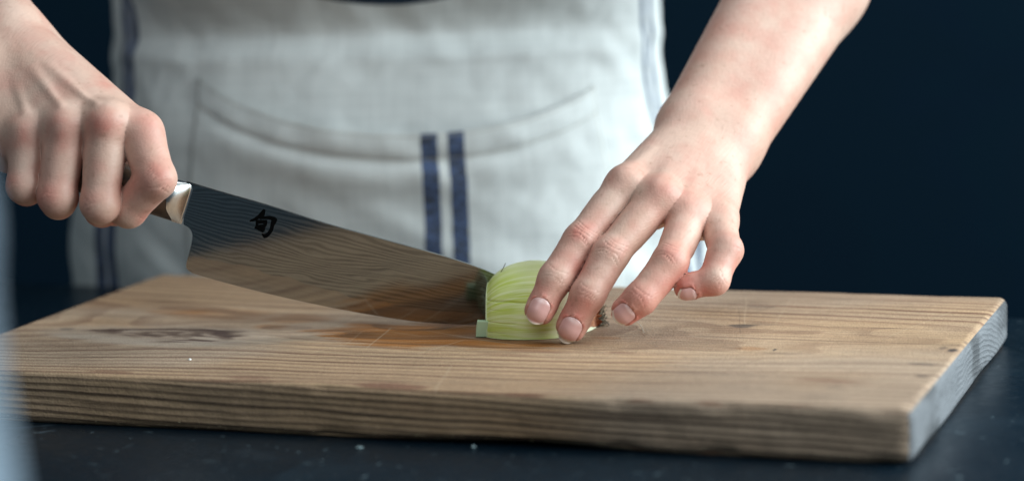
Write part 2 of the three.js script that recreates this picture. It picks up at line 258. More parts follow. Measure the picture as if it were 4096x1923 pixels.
// ---------------------------------------------------------------- knife
{
  const K0 = at(1950, 1292, 1.4235), K1 = at(700, 718, 1.382), KX = K0.clone().sub(K1).normalize();
  const KZ = KX.clone().cross(V(0, 0.992, 0.125)).normalize(), KY = KZ.clone().cross(KX).normalize();
  const knife = thing('kitchen_knife', 'broad steel chef knife with rippled blade held at the left, tip in the onion', 'knife');
  knife.position.copy(K0); knife.quaternion.setFromRotationMatrix(new THREE.Matrix4().makeBasis(KX, KY, KZ));
  const loc = (px, py) => { const r = at(px, py, 1).sub(CAM), t = K0.clone().sub(CAM).dot(KZ) / r.dot(KZ), q = r.multiplyScalar(t).add(CAM).sub(K0); return [q.dot(KX), q.dot(KY)]; };
  const curve = (pts) => {                                      // y over x through outline points
    const P = pts.map(([a, b]) => loc(a, b)), c = new THREE.CatmullRomCurve3(P.map(([a, b]) => V(a, b, 0)), false, 'centripetal'), S = c.getPoints(400);
    return (x) => { let i = 0; while (i < S.length - 2 && S[i + 1].x < x) i++; const a = S[i], b = S[i + 1]; return a.y + (b.y - a.y) * (x - a.x) / (b.x - a.x); };
  };
  const spine = curve([[690, 709], [865, 762], [1063, 818], [1328, 900], [1592, 972], [1791, 1028], [1923, 1072], [1989, 1101], [2060, 1148], [2110, 1202], [2142, 1272]]);
  const edge = curve([[690, 1068], [765, 1092], [931, 1139], [1129, 1188], [1361, 1237], [1526, 1266], [1658, 1285], [1800, 1296], [1923, 1299], [2040, 1297], [2142, 1276]]);
  const LB = new THREE.CatmullRomCurve3([[745, 727], [738, 800], [732, 880], [734, 900], [752, 908], [766, 932], [765, 965], [752, 1020], [743, 1055], [745, 1076], [768, 1092]].map((p) => V(...loc(...p), 0)), false, 'centripetal').getPoints(300);
  const tipX = loc(2141, 1275)[0];
  const left = (v) => {                                         // the heel outline: where row v starts
    for (const q of LB) { const s = spine(q.x), e = edge(q.x), k = (s - q.y) / (s - e); if (k >= v) return q.x; }
    return LB[LB.length - 1].x;
  };
  const hw = (u, v) => 0.0012 * (1 - 0.55 * u) * Math.pow(1 - v, 0.8) * (v < 0.93 ? 1 : 1) + 0.00008;
  const NU = 200, NV = 60, rowX = []; for (let j = 0; j <= NV; j++) rowX.push(left(j / NV));
  const side = (sgn) => grid(NU, NV, (u, v, i, j) => {
    const x = mix(rowX[j], tipX, u), s = spine(x), e = edge(x), y = mix(s, e, v); return { p: [x, y, sgn * hw((x - rowX[0]) / (tipX - rowX[0]), v)], uv: [(x - rowX[0]) / (tipX - rowX[0]) * 0.94 + 0.03, 1 - v] };
  }, sgn > 0);
  const rim = (pts) => grid(pts.length - 1, 1, (u, v, i) => { const [x, y, t] = pts[i]; return { p: [x, y, v ? t : -t], uv: [0.5, 0.99] }; });
  const top = [], heel = [];
  for (let i = 0; i <= NU; i++) { const x = mix(rowX[0], tipX, i / NU); top.push([x, spine(x) + 0.00001, hw(i / NU, 0)]); }
  for (let j = 0; j <= NV; j++) heel.push([rowX[j] - 0.00001, mix(spine(rowX[j]), edge(rowX[j]), j / NV), hw(0, j / NV)]);
  // forged ripples: wandering lines along the blade, a plain polished strip along the edge
  const bladeMap = colorTexture(2048, 512, (u, v) => {
    const L = 0.19, x = u * L, y = v * 0.047;
    const hamon = 0.215 + 0.035 * noise(x * 90, 3) + 0.02 * noise(x * 260, 8);
    if (v < hamon) { const k = 0.33 + 0.03 * noise(x * 60, y * 2400, 2); return [k, k * 0.985, k * 0.95]; }
    const wv = y + 0.0030 * noise(x * 26, y * 70, 1) + 0.0009 * noise(x * 110, y * 260, 5) - 0.07 * x, f = 0.5 + 0.5 * Math.sin(wv * 6.2832 / 0.0021 + 2.6 * noise(x * 16, y * 260, 7) + 1.5 * noise(x * 60, y * 500, 8));
    const k = mix(0.235, 0.35, sstep(0.05, 0.95, f)) * (1 + 0.05 * noise(x * 200, y * 3000, 4)); return [k * 0.93, k, k * 1.02];
  });
  const bladeRough = dataTexture(1024, 256, (u, v) => { const x = u * 0.19, y = v * 0.047; if (v < 0.2) return 0.10; const wv = y + 0.0030 * noise(x * 26, y * 70, 1) + 0.0009 * noise(x * 110, y * 260, 5) - 0.07 * x; return 0.105 + 0.06 * (0.5 + 0.5 * Math.sin(wv * 6.2832 / 0.0021 + 2.6 * noise(x * 16, y * 260, 7) + 1.5 * noise(x * 60, y * 500, 8))); });
  const steel = std({ map: bladeMap, roughnessMap: bladeRough, roughness: 1, metalness: 1 });
  const blade = mesh('blade', mergeGeometries([side(1), side(-1), rim(top), rim(heel)]), steel, knife);
  // the maker's mark on the blade: a brush-drawn character
  const mark = [
    [[620, 318], [665, 345], [660, 420], [640, 490], [560, 545], [440, 600], [375, 628], [275, 632], [300, 590], [400, 540], [500, 455], [585, 355]],
    [[640, 500], [780, 490], [900, 520], [955, 580], [935, 640], [880, 730], [850, 850], [790, 940], [700, 1025], [635, 1035], [595, 990], [570, 915], [640, 925], [705, 900], [770, 800], [785, 690], [810, 600], [760, 575], [640, 572], [520, 585], [560, 520]],
    [[430, 590], [700, 585], [715, 640], [695, 730], [660, 770], [655, 850], [600, 900], [520, 855], [440, 815], [395, 805], [425, 720]],
  ];
  const hole = [[490, 690], [610, 682], [612, 696], [492, 704]];
  const geos = mark.map((poly, n) => {
    const s = new THREE.Shape(poly.map(([a, b]) => new THREE.Vector2(...loc(950 + 0.16545 * a, 780 + 0.16545 * b))));
    if (n === 2) s.holes.push(new THREE.Path(hole.map(([a, b]) => new THREE.Vector2(...loc(950 + 0.16545 * a, 780 + 0.16545 * b)))));
    const g = new THREE.ShapeGeometry(s), p = g.attributes.position;
    for (let i = 0; i < p.count; i++) { const x = p.getX(i), y = p.getY(i); p.setZ(i, hw((x - rowX[0]) / (tipX - rowX[0]), (spine(x) - y) / (spine(x) - edge(x))) + 0.00006 + n * 0.00001); }
    return g;
  });
  mesh('emblem', mergeGeometries(geos), phys({ color: rgb(0.003, 0.003, 0.003), roughness: 1, specularIntensity: 0 }), blade);
  // bolster and handle: oval sections along the handle axis
  const h0 = loc(741, 814), h1 = loc(100, 618), hd = V(h1[0] - h0[0], h1[1] - h0[1], 0).normalize(), hn = V(-hd.y, hd.x, 0).negate();
  const prof = (s) => { const t = clamp(s / 0.013); return [mix(0.0119, 0.0113, t) + 0.0012 * sstep(0.07, 0.12, s), mix(0.0016, 0.0088, Math.pow(Math.sin(t * Math.PI / 2), 0.8))]; };
  const tube = (s0, s1, grow, ns) => grid(48, ns, (u, v) => {
    const a = u * Math.PI * 2, sa = Math.sin(a), ca = Math.cos(a), e = s1(sa, ca), s = mix(s0(sa, ca), e, v), [h, w] = prof(s);
    const sx = Math.sign(ca) * Math.pow(Math.abs(ca), 0.85), sy = Math.sign(sa) * Math.pow(Math.abs(sa), 0.85);
    return { p: [h0[0] + hd.x * s + hn.x * (h + grow) * sy, h0[1] + hd.y * s + hn.y * (h + grow) * sy, (w + grow) * sx], uv: [s * 20, u] };
  }, true);
  const sb = (sa) => 0.0105 + 0.0055 * sstep(-0.2, 0.9, sa) - 0.006 * sstep(-0.1, -1, sa);
  mesh('bolster', tube(() => -0.0012, sb, 0.0002, 24), std({ color: rgb(0.80, 0.79, 0.77), metalness: 1, roughness: 0.22 }), knife);
  const dark = colorTexture(512, 64, (u, v) => { const n = 0.75 + 0.45 * noise(u * 12, v * 40, 1) + 0.25 * noise(u * 50, v * 90, 3); return [0.060 * n, 0.034 * n, 0.020 * n]; }, true);
  mesh('handle', tube(() => 0.004, () => 0.094, 0, 60), std({ map: dark, roughness: 0.4 }), knife);
  const capP = V(h0[0] + hd.x * 0.094, h0[1] + hd.y * 0.094, 0), cap = mesh('end_cap', new THREE.SphereGeometry(1, 32, 16), std({ color: rgb(0.7, 0.7, 0.7), metalness: 1, roughness: 0.25 }), knife);
  cap.position.copy(capP); cap.scale.set(0.004, 0.0126, 0.009); cap.rotation.z = Math.atan2(hd.y, hd.x);
}

// ---------------------------------------------------------------- half onion, its slice and root hairs
{
  const O = onPlane(1957, 1311, BT);
  const onion = thing('half_onion', 'peeled green-white half onion lying cut side down under the fingertips', 'onion');
  onion.position.copy(O); onion.rotation.y = -0.04;
  const XS = [0, 0.003, 0.008, 0.016, 0.026, 0.036, 0.045, 0.052, 0.0575, 0.0605], RY = [0.0255, 0.0292, 0.0330, 0.0360, 0.0373, 0.0360, 0.0315, 0.0245, 0.0155, 0.007], RZ = [0.0285, 0.0318, 0.0350, 0.0380, 0.039, 0.0375, 0.033, 0.0255, 0.0165, 0.008];
  const lerpT = (T, x) => { let i = 0; while (i < XS.length - 2 && XS[i + 1] < x) i++; const t = (x - XS[i]) / (XS[i + 1] - XS[i]); const m0 = i ? (T[i + 1] - T[i - 1]) / (XS[i + 1] - XS[i - 1]) * (XS[i + 1] - XS[i]) : T[1] - T[0], m1 = i < XS.length - 2 ? (T[i + 2] - T[i]) / (XS[i + 2] - XS[i]) * (XS[i + 1] - XS[i]) : T[i + 1] - T[i]; const t2 = t * t, t3 = t2 * t; return (2 * t3 - 3 * t2 + 1) * T[i] + (t3 - 2 * t2 + t) * m0 + (-2 * t3 + 3 * t2) * T[i + 1] + (t3 - t2) * m1; };
  const section = (x, a) => { const c = Math.cos(a), s = Math.sin(a), n = 2 / 2.15; return [lerpT(RY, x) * Math.pow(Math.abs(s), n), lerpT(RZ, x) * Math.sign(c) * Math.pow(Math.abs(c), n)]; };
  const slits = [[0.0200, 0.034, 0.00036], [0.0085, 0.018, 0.0003], [0.0030, 0.012, 0.0002], [0.0148, 0.010, 0.00016]];   // knife slits: height, length, half width
  const skin = (x, a, y) => {                                   // colour: green veins that run from root to stem
    const t = a / Math.PI, n1 = fbm(t * 26 + 1.5 * noise(x * 40, t * 5), x * 22, 3, 3), n2 = noise(t * 120 + 2 * noise(x * 30, t * 9, 4), x * 50, 6), n3 = noise(t * 320, x * 90, 9);
    let g = clamp(0.54 + 0.55 * n1 + 0.40 * n2 + 0.30 * n3);
    g *= sstep(0.052, 0.03, x) * mix(0.35, 1, sstep(0.038, 0.027, y));
    const pale = [0.87, 0.89, 0.46], green = [0.62, 0.70, 0.10], c = [0, 1, 2].map((k) => mix(pale[k], green[k], g));
    const w = sstep(0.03, 0.048, x); return c.map((q, k) => mix(q, [0.88, 0.88, 0.68][k], 0.8 * w));
  };
  const fleshM = phys({ vertexColors: true, roughness: 0.46, clearcoat: 0.1, clearcoatRoughness: 0.3 });
  mesh('outer_layer', grid(150, 380, (u, v) => {
    const x = u * 0.0605, a = v * Math.PI; let [y, z] = section(x, a), d = 0;
    for (const [sy, sl, sw] of slits) { const yy = y - sy - 0.0008 * noise(x * 90, sy * 900) - 0.03 * (x) * (sy > 0.015 ? 0.6 : 0.1), f = Math.exp(-(yy * yy) / (sw * sw)) * sstep(sl, sl * 0.75, x); d = Math.max(d, f * (sw > 0.00032 ? 0.0009 : sw > 0.00025 ? 0.0006 : 0.0003)); }
    d += 0.00007 * noise(v * 60 + noise(x * 30, v * 6), x * 30, 2) + 0.0005 * noise(v * 7, x * 60, 5);
    const l = Math.hypot(y, z) || 1; let c = skin(x, a, y); if (d > 0.0006) { const k = sstep(0.0005, 0.0018, d); c = c.map((q, n) => mix(q, [0.20, 0.25, 0.05][n], 0.8 * k)); }
    return { p: [x, Math.max(0, y * (1 - d / l)) + 0.0001, z * (1 - d / l)], c };
  }, true), fleshM, onion);
  // cut face at the stem end: nested rings, each standing a little differently
  const K = 6, scale = [1, 0.83, 0.67, 0.52, 0.37, 0.22, 0.02];
  for (let k = 0; k < K; k++) {
    const out = 0.0004 + 0.0012 * Math.abs(noise(k * 3.7, 2)), tone = 0.9 + 0.12 * noise(k * 5.1, 7), s0 = scale[k] * (k ? 0.985 : 1), s1 = scale[k + 1];
    const ring = (v) => [s1, s0 - 0.03 * (v > 0.5 ? 0 : 0)][v];
    mesh(k ? 'onion_layer' : 'outer_rim', mergeGeometries([
      grid(60, 4, (u, v) => { const [y, z] = section(0, u * Math.PI), s = mix(s0, s1, v), bulge = out * Math.sin(Math.PI * (0.15 + 0.85 * (1 - v))) ; return { p: [-bulge, y * s + 0.0001, z * s], c: [0.80 * tone, 0.83 * tone, 0.52 * tone] }; }, true),
      grid(60, 1, (u, v) => { const [y, z] = section(0, u * Math.PI), b = out * Math.sin(Math.PI * 1.0) ; return { p: [v ? 0.003 : -b - out * 0.45, y * s0 + 0.0001, z * s0], c: [0.6, 0.66, 0.36] }; }),
    ]), fleshM, onion);
  }
  mesh('cut_face', grid(40, 2, (u, v) => { const x = u * 0.0605, [, z] = section(x, 0); return { p: [x, 0.0002, mix(-z, z, v)], c: [0.75, 0.77, 0.6] }; }), fleshM, onion);
  // root end: brown papery skin and a dry tuft
  const root = mesh('root_plate', new THREE.SphereGeometry(1, 24, 16), std({ color: rgb(0.20, 0.13, 0.07), roughness: 0.9 }), onion);
  root.position.set(0.0595, 0.0045, 0.001); root.scale.set(0.0025, 0.0058, 0.0068);
  const paperM = (r, g, b) => phys({ color: rgb(r, g, b), roughness: 0.55, side: THREE.DoubleSide });
  for (let k = 0; k < 24; k++) {
    const a = k < 16 ? 0.1 + 2.9 * k / 15 + 0.3 * (rnd() - 0.5) : 0.05 + 1.1 * rnd(), len = 0.0035 + 0.0045 * rnd() + (k < 16 ? 0 : 0.002), wd = 0.0014 + 0.0018 * rnd(), curl = (rnd() - 0.3) * 0.004, x0 = 0.0555 + 0.004 * rnd(), col = rnd();
    const flake = grid(8, 8, (u, v) => {
      const q = (u - 0.5) * 2 * wd * Math.sin(Math.PI * (0.15 + 0.8 * v)) * (1 + 0.3 * noise(v * 5, k, 4)), x = x0 - 0.003 + len * v, [y, z] = section(clamp(x, 0, 0.0603), a), l = Math.hypot(y, z) || 1, r = 1 + (0.0005 + curl * v * v + 0.0007 * noise(u * 4, v * 4, k)) / l;
      return { p: [x, Math.max(0.0003, y * r + q * -z / l * 1), z * r + q * y / l] };
    });
    mesh('papery_skin', flake, paperM(mix(0.30, 0.52, col), mix(0.10, 0.22, col), mix(0.04, 0.10, col)), onion);
  }
  const hairs = [], hairs2 = [];
  for (let k = 0; k < 120; k++) {
    const a = rnd() * Math.PI, r = 0.0062 * Math.sqrt(rnd()), y = 0.0006 + r * Math.sin(a) * 1.25, z = r * Math.cos(a), up = (rnd() - 0.5) * 0.013, out = 0.002 + 0.006 * rnd() * rnd(), p0 = V(0.0605, y, z);
    const p1 = V(0.0605 + out * 0.7, y + up * 0.35, z + 0.0016 * (rnd() - 0.5)), p2 = V(0.0605 + out, Math.max(0.0006, y + up), z + 0.0035 * (rnd() - 0.5));
    (rnd() < 0.3 ? hairs2 : hairs).push(new THREE.TubeGeometry(new THREE.QuadraticBezierCurve3(p0, p1, p2), 6, 0.00016 + 0.00012 * rnd(), 5));
  }
  const wild = [[[0.0615, 0.009, 0.003], [0.064, 0.014, 0.004], [0.0622, 0.0205, 0.005]], [[0.061, 0.008, 0.001], [0.066, 0.012, 0.002], [0.0675, 0.011, 0.004]]];
  for (const w of wild) hairs2.push(new THREE.TubeGeometry(new THREE.QuadraticBezierCurve3(...w.map((q) => V(...q))), 10, 0.00018, 5));
  mesh('root_hairs', mergeGeometries(hairs), std({ color: rgb(0.13, 0.11, 0.08), roughness: 0.9 }), onion).userData.kind = 'stuff';
  mesh('pale_root_hairs', mergeGeometries(hairs2), std({ color: rgb(0.36, 0.31, 0.22), roughness: 0.8 }), onion).userData.kind = 'stuff';
  const s0 = at(2000, 1092, 1.405), s1 = at(2012, 1074, 1.402), s2 = at(2022, 1052, 1.402);
  tag(mesh('skin_shred', new THREE.TubeGeometry(new THREE.CatmullRomCurve3([s0, s1, s2]), 10, 0.00022, 6), std({ color: rgb(0.10, 0.07, 0.04), roughness: 0.9 })), 'thin dark shred of skin sticking up behind the top of the onion', 'onion skin');
  // the slice that slid out at the stem end
  const sl = thing('onion_slice', 'small pale onion slice poking out left of the half onion', 'onion slice');
  const S0 = onPlane(1932, 1349, BT); sl.position.copy(S0); sl.rotation.y = -0.05;
  const sliceShape = new THREE.Shape(); sliceShape.moveTo(-0.0036, 0.0004); sliceShape.lineTo(0.012, 0); sliceShape.lineTo(0.012, 0.0078); sliceShape.quadraticCurveTo(0.004, 0.0082, -0.0026, 0.0086); sliceShape.quadraticCurveTo(-0.0035, 0.0045, -0.0036, 0.0004);
  const sg = new THREE.ExtrudeGeometry(sliceShape, { depth: 0.004, bevelEnabled: true, bevelSize: 0.0004, bevelThickness: 0.0004, bevelSegments: 3, curveSegments: 10 }); sg.translate(0, 0.0003, -0.004);
  mesh('flesh', sg, phys({ color: rgb(0.47, 0.60, 0.37), roughness: 0.35, clearcoat: 0.3 }), sl);
  // root fibre on the board
  const f = [[2540, 1276], [2556, 1292], [2570, 1312], [2578, 1330], [2592, 1338]].map(([a, b], i) => onPlane(a, b, BT + 0.0007 + 0.0012 * (i < 2 ? 1 : 0)));
  tag(mesh('root_fibre', new THREE.TubeGeometry(new THREE.CatmullRomCurve3(f), 24, 0.00017, 6), std({ color: rgb(0.62, 0.56, 0.46), roughness: 0.7 })), 'thin pale root hair lying on the board below the ring finger', 'root hair');
}

// ---------------------------------------------------------------- blurred vase at the left edge, near the camera
{
  const D = 0.60, mid = at(60, 1500, D), axis = at(-820, 1500, D).x;
  const prof = [[0.0, 0.001], [0.03, 0.001]].concat([[40, 2500], [60, 2250], [26, 1923], [-6, 1700], [-36, 1450], [-54, 1150], [-44, 900], [-80, 650], [-160, 450]].map(([x, y]) => { const q = at(x, y, D); return [q.x - axis, q.y]; }).filter((q) => q[1] > 0.004)).map(([r, y]) => new THREE.Vector2(r, y));
  const last = prof[prof.length - 1]; prof.push(new THREE.Vector2(last.x * 0.75, last.y + 0.02), new THREE.Vector2(last.x * 0.82, last.y + 0.03), new THREE.Vector2(last.x * 0.76, last.y + 0.03), new THREE.Vector2(last.x * 0.69, last.y + 0.018), new THREE.Vector2(last.x * 0.9, last.y - 0.01));
  const base = V(axis, 0, mid.z);
  const v = mesh('vase', new THREE.LatheGeometry(new THREE.SplineCurve(prof).getPoints(90), 64), phys({ color: rgb(0.20, 0.26, 0.32), roughness: 0.5, side: THREE.DoubleSide }));
  v.position.copy(base); tag(v, 'pale blue-white vase, out of focus, cut off by the frame left of the board', 'vase');
}
// ---------------------------------------------------------------- person: skin as one distance field, meshed finely
function smin(a, b, k) { const h = Math.max(k - Math.abs(a - b), 0) / k; return Math.min(a, b) - h * h * k * 0.25; }
class Bone {                                                    // a tapered capsule
  constructor(a, b, r1, r2) {
    this.a = a; this.b = b; const d = b.clone().sub(a); this.bx = d.x; this.by = d.y; this.bz = d.z; this.r1 = r1; this.r2 = r2;
    this.l2 = d.lengthSq(); this.rr = r1 - r2; this.a2 = this.l2 - this.rr * this.rr; this.il2 = 1 / this.l2; this.dir = d.clone().normalize(); this.len = d.length();
  }
  d(x, y, z) {
    const px = x - this.a.x, py = y - this.a.y, pz = z - this.a.z, yy = px * this.bx + py * this.by + pz * this.bz, zz = yy - this.l2;
    const qx = px * this.l2 - this.bx * yy, qy = py * this.l2 - this.by * yy, qz = pz * this.l2 - this.bz * yy, x2 = qx * qx + qy * qy + qz * qz, y2 = yy * yy * this.l2, z2 = zz * zz * this.l2;
    const k = Math.sign(this.rr) * this.rr * this.rr * x2;
    if (Math.sign(zz) * this.a2 * z2 > k) return Math.sqrt(x2 + z2) * this.il2 - this.r2;
    if (Math.sign(yy) * this.a2 * y2 < k) return Math.sqrt(x2 + y2) * this.il2 - this.r1;
    return (Math.sqrt(x2 * this.a2 * this.il2) + yy * this.rr) * this.il2 - this.r1;
  }
}
function makeArm(spec) {
  // spec: palm bones, fingers [{joints, radii, dorsal}], features
  const palm = spec.palm.map(([a, b, r1, r2]) => new Bone(a, b, r1, r2)), feats = [], tints = [];
  const fingers = spec.fingers.map((f) => {
    const bones = []; for (let i = 0; i < f.j.length - 1; i++) bones.push(new Bone(f.j[i], f.j[i + 1], f.r[i], f.r[i + 1]));
    const dors = bones.map((b) => f.n.clone().addScaledVector(b.dir, -f.n.dot(b.dir)).normalize());
    f.bones = bones; f.dors = dors;
    const extra = [];
    // pad of the fingertip, soft flesh under the phalanges
    const L = bones.length - 1, tip = f.j[L + 1];
    extra.push(new Bone(tip.clone().addScaledVector(dors[L], -0.0016).addScaledVector(bones[L].dir, -0.004), tip.clone().addScaledVector(dors[L], -0.0012), f.r[L + 1] * 0.98, f.r[L + 1] * 0.9));
    for (let i = 0; i < L; i++) { const m = f.j[i].clone().lerp(f.j[i + 1], 0.5).addScaledVector(dors[i], -0.002); extra.push(new Bone(m.clone().addScaledVector(bones[i].dir, -0.005), m.clone().addScaledVector(bones[i].dir, 0.005), f.r[i] * 0.93, f.r[i + 1] * 0.93)); }
    if (f.crease !== false) for (let i = 1; i <= L; i++) {      // wrinkles over the middle and end joints
      const n = dors[i - 1].clone().add(dors[i]).normalize(), a = bones[i - 1].dir.clone().add(bones[i].dir).normalize(), c = f.j[i].clone().addScaledVector(n, f.r[i] * 0.9);
      feats.push({ t: 'crease', c, a, n, lat: n.clone().cross(a).normalize(), at: i === 1 ? [-0.0042, -0.0022, -0.0004, 0.0016, 0.0036] : [-0.0018, 0.0001, 0.002], w: i === 1 ? 0.0072 : 0.0062, depth: (i === 1 ? 0.00030 : 0.00024) * (f.cs ?? 1), R: 0.013, s: rnd() * 50 });
      if (i === 1) feats.push({ t: 'bump', c: c.clone().addScaledVector(n, -0.002), r: 0.0068, h: 0.0010 * (f.kb ?? 1) });
      tints.push({ c, r: i === 1 ? 0.0085 : 0.0065, k: i === 1 ? 0.6 : 0.45 });
    }
    tints.push({ c: tip, r: 0.0145, k: f.tipRed ?? 0.8 }); for (let i = 1; i <= L; i++) tints.push({ c: f.j[i].clone().lerp(f.j[i + 1], 0.45), r: 0.014, k: 0.28 + i * (f.midRed ?? 0.24) });
    if (f.knuckle) { const c = f.j[0].clone().addScaledVector(dors[0], f.r[0] * 0.85); feats.push({ t: 'bump', c, r: 0.0085, h: f.knuckle }); tints.push({ c: c.clone().addScaledVector(bones[0].dir, 0.002), r: 0.0085, k: f.kred ?? 0.36 }); }
    return { bones, extra, k: 0.004, kp: f.kp ?? 0.007, ctr: f.j[1], reach: 0.09 };
  });
  for (const q of spec.ridges ?? []) feats.push({ t: 'ridge', bone: new Bone(q[0], q[1], 0.0001, 0.0001), r: q[2], h: q[3], R: q[4] ?? 0.02 });
  for (const q of spec.bumps ?? []) { feats.push({ t: 'bump', c: q[0], r: q[1], h: q[2] }); if (q[3]) tints.push({ c: q[0], r: q[1] * 1.1, k: q[3] }); }
  for (const q of spec.tints ?? []) tints.push(q);
  const base = (x, y, z) => {
    let p = 1; for (const b of palm) p = smin(p, b.d(x, y, z), 0.013);
    let d = p;
    for (const f of fingers) {
      const dx = x - f.ctr.x, dy = y - f.ctr.y, dz = z - f.ctr.z; if (dx * dx + dy * dy + dz * dz > f.reach * f.reach) continue;
      let q = 1; for (const b of f.bones) q = smin(q, b.d(x, y, z), f.k); for (const b of f.extra) q = smin(q, b.d(x, y, z), 0.003);
      if (q < p + f.kp) d = Math.min(d, smin(q, p, f.kp));
    }
    return d;
  };
  const nails = [];
  const full = (x, y, z) => {
    let d = base(x, y, z); if (d > 0.004 || d < -0.004) return d;
    for (const f of feats) {
      if (f.t === 'ridge') { const q = f.bone.d(x, y, z) / f.r; if (q < 2.5) d -= f.h * Math.exp(-q * q); continue; }
      const dx = x - f.c.x, dy = y - f.c.y, dz = z - f.c.z, l2 = dx * dx + dy * dy + dz * dz;
      if (f.t === 'bump') { const q = l2 / (f.r * f.r); if (q < 6) d -= f.h * Math.exp(-q); continue; }
      if (l2 > f.R * f.R) continue;
      const n = dx * f.n.x + dy * f.n.y + dz * f.n.z; if (n < -f.R * 0.6) continue;
      const t = dx * f.a.x + dy * f.a.y + dz * f.a.z, s = dx * f.lat.x + dy * f.lat.y + dz * f.lat.z, side = Math.exp(-Math.pow(s / f.w, 4)) * sstep(-0.006, 0.0, n);
      if (side < 0.02) continue;
      let g = 0; for (let i = 0; i < f.at.length; i++) { const bow = 0.9 * s * s / f.w * (f.at[i] > 0 ? 0.35 : -0.35), e = (t - f.at[i] - bow - 0.0007 * noise(s * 260 + f.s, i * 3.3, f.s)) / (0.00055); g += Math.exp(-e * e) * (0.6 + 0.4 * noise(s * 200 + 9, i * 7 + f.s, 2)); }
      d += f.depth * g * side;
    }
    for (const q of nails) {                                    // the fold of skin round a nail
      const dx = x - q.c.x, dy = y - q.c.y, dz = z - q.c.z; if (dx * dx + dy * dy + dz * dz > 0.00030) continue;
      if (dx * q.n.x + dy * q.n.y + dz * q.n.z < -0.004) continue;
      const t = dx * q.a.x + dy * q.a.y + dz * q.a.z, s = dx * q.b.x + dy * q.b.y + dz * q.b.z, e = q.inside(s, t);
      d += 0.0005 * sstep(-0.0009, 0.0009, e) - 0.0004 * Math.exp(-Math.pow((e + 0.0014) / 0.0010, 2)) * sstep(q.l * 0.7, 0, t);
    }
    d += 0.00008 * fbm(x * 260, y * 260, z * 260, 2);
    return d;
  };
  return { spec, base, full, feats, tints, nails, fingers: spec.fingers };
}
function surfaceNets(f, lo, hi, h) {                            // mesh of f = 0, each vertex put onto the surface
  const B = 8, nb = [0, 1, 2].map((k) => Math.ceil((hi[k] - lo[k]) / (h * B))), n = nb.map((q) => q * B + 1), F = new Float32Array(n[0] * n[1] * n[2]).fill(1), sx = 1, sy = n[0], sz = n[0] * n[1], act = [];
  const half = h * B * 0.87 + 0.003;
  for (let c = 0; c < nb[2]; c++) for (let b = 0; b < nb[1]; b++) for (let a = 0; a < nb[0]; a++) {
    const d = f(lo[0] + (a + 0.5) * B * h, lo[1] + (b + 0.5) * B * h, lo[2] + (c + 0.5) * B * h);
    if (Math.abs(d) < half) { act.push([a, b, c]); continue; }
    if (d < 0) for (let k = 0; k <= B; k++) for (let j = 0; j <= B; j++) for (let i = 0; i <= B; i++) F[(a * B + i) + (b * B + j) * sy + (c * B + k) * sz] = -1;
  }
  for (const [a, b, c] of act) for (let k = 0; k <= B; k++) for (let j = 0; j <= B; j++) for (let i = 0; i <= B; i++) {
    const X = a * B + i, Y = b * B + j, Z = c * B + k; F[X + Y * sy + Z * sz] = f(lo[0] + X * h, lo[1] + Y * h, lo[2] + Z * h);
  }
  const vid = new Map(), pos = [], idx = [];
  const offs = [0, sx, sy, sx + sy, sz, sx + sz, sy + sz, sx + sy + sz];
  const vert = (X, Y, Z) => {
    const o = X + Y * sy + Z * sz; if (vid.has(o)) return vid.get(o);
    let cx = 0, cy = 0, cz = 0, m = 0;
    for (let e = 0; e < 12; e++) {
      const ax = e >> 2, p = e & 1, q = (e >> 1) & 1, u = (ax + 1) % 3, w = (ax + 2) % 3, s = [0, 0, 0]; s[u] = p; s[w] = q;
      const i0 = s[0] + s[1] * 2 + s[2] * 4, s1 = s.slice(); s1[ax] = 1; const i1 = s1[0] + s1[1] * 2 + s1[2] * 4, f0 = F[o + offs[i0]], f1 = F[o + offs[i1]];
      if ((f0 < 0) === (f1 < 0)) continue; const t = f0 / (f0 - f1), r = [s[0], s[1], s[2]]; r[ax] += t; cx += r[0]; cy += r[1]; cz += r[2]; m++;
    }
    if (!m) { cx = cy = cz = 0.5; m = 1; }
    const id = pos.length / 3; pos.push(lo[0] + (X + cx / m) * h, lo[1] + (Y + cy / m) * h, lo[2] + (Z + cz / m) * h); vid.set(o, id); return id;
  };
  for (const [a, b, c] of act) for (let k = 0; k < B; k++) for (let j = 0; j < B; j++) for (let i = 0; i < B; i++) {
    const X = a * B + i, Y = b * B + j, Z = c * B + k; if (!X || !Y || !Z) continue;
    const o = X + Y * sy + Z * sz, s = F[o] < 0;
    if (s !== F[o + sx] < 0 && X < n[0] - 1) { const q = [vert(X, Y - 1, Z - 1), vert(X, Y, Z - 1), vert(X, Y, Z), vert(X, Y - 1, Z)]; s ? idx.push(q[0], q[1], q[2], q[0], q[2], q[3]) : idx.push(q[0], q[2], q[1], q[0], q[3], q[2]); }
    if (s !== F[o + sy] < 0 && Y < n[1] - 1) { const q = [vert(X - 1, Y, Z - 1), vert(X - 1, Y, Z), vert(X, Y, Z), vert(X, Y, Z - 1)]; s ? idx.push(q[0], q[1], q[2], q[0], q[2], q[3]) : idx.push(q[0], q[2], q[1], q[0], q[3], q[2]); }
    if (s !== F[o + sz] < 0 && Z < n[2] - 1) { const q = [vert(X - 1, Y - 1, Z), vert(X, Y - 1, Z), vert(X, Y, Z), vert(X - 1, Y, Z)]; s ? idx.push(q[0], q[1], q[2], q[0], q[2], q[3]) : idx.push(q[0], q[2], q[1], q[0], q[3], q[2]); }
  }
  const nor = new Float32Array(pos.length), e = 0.00025;
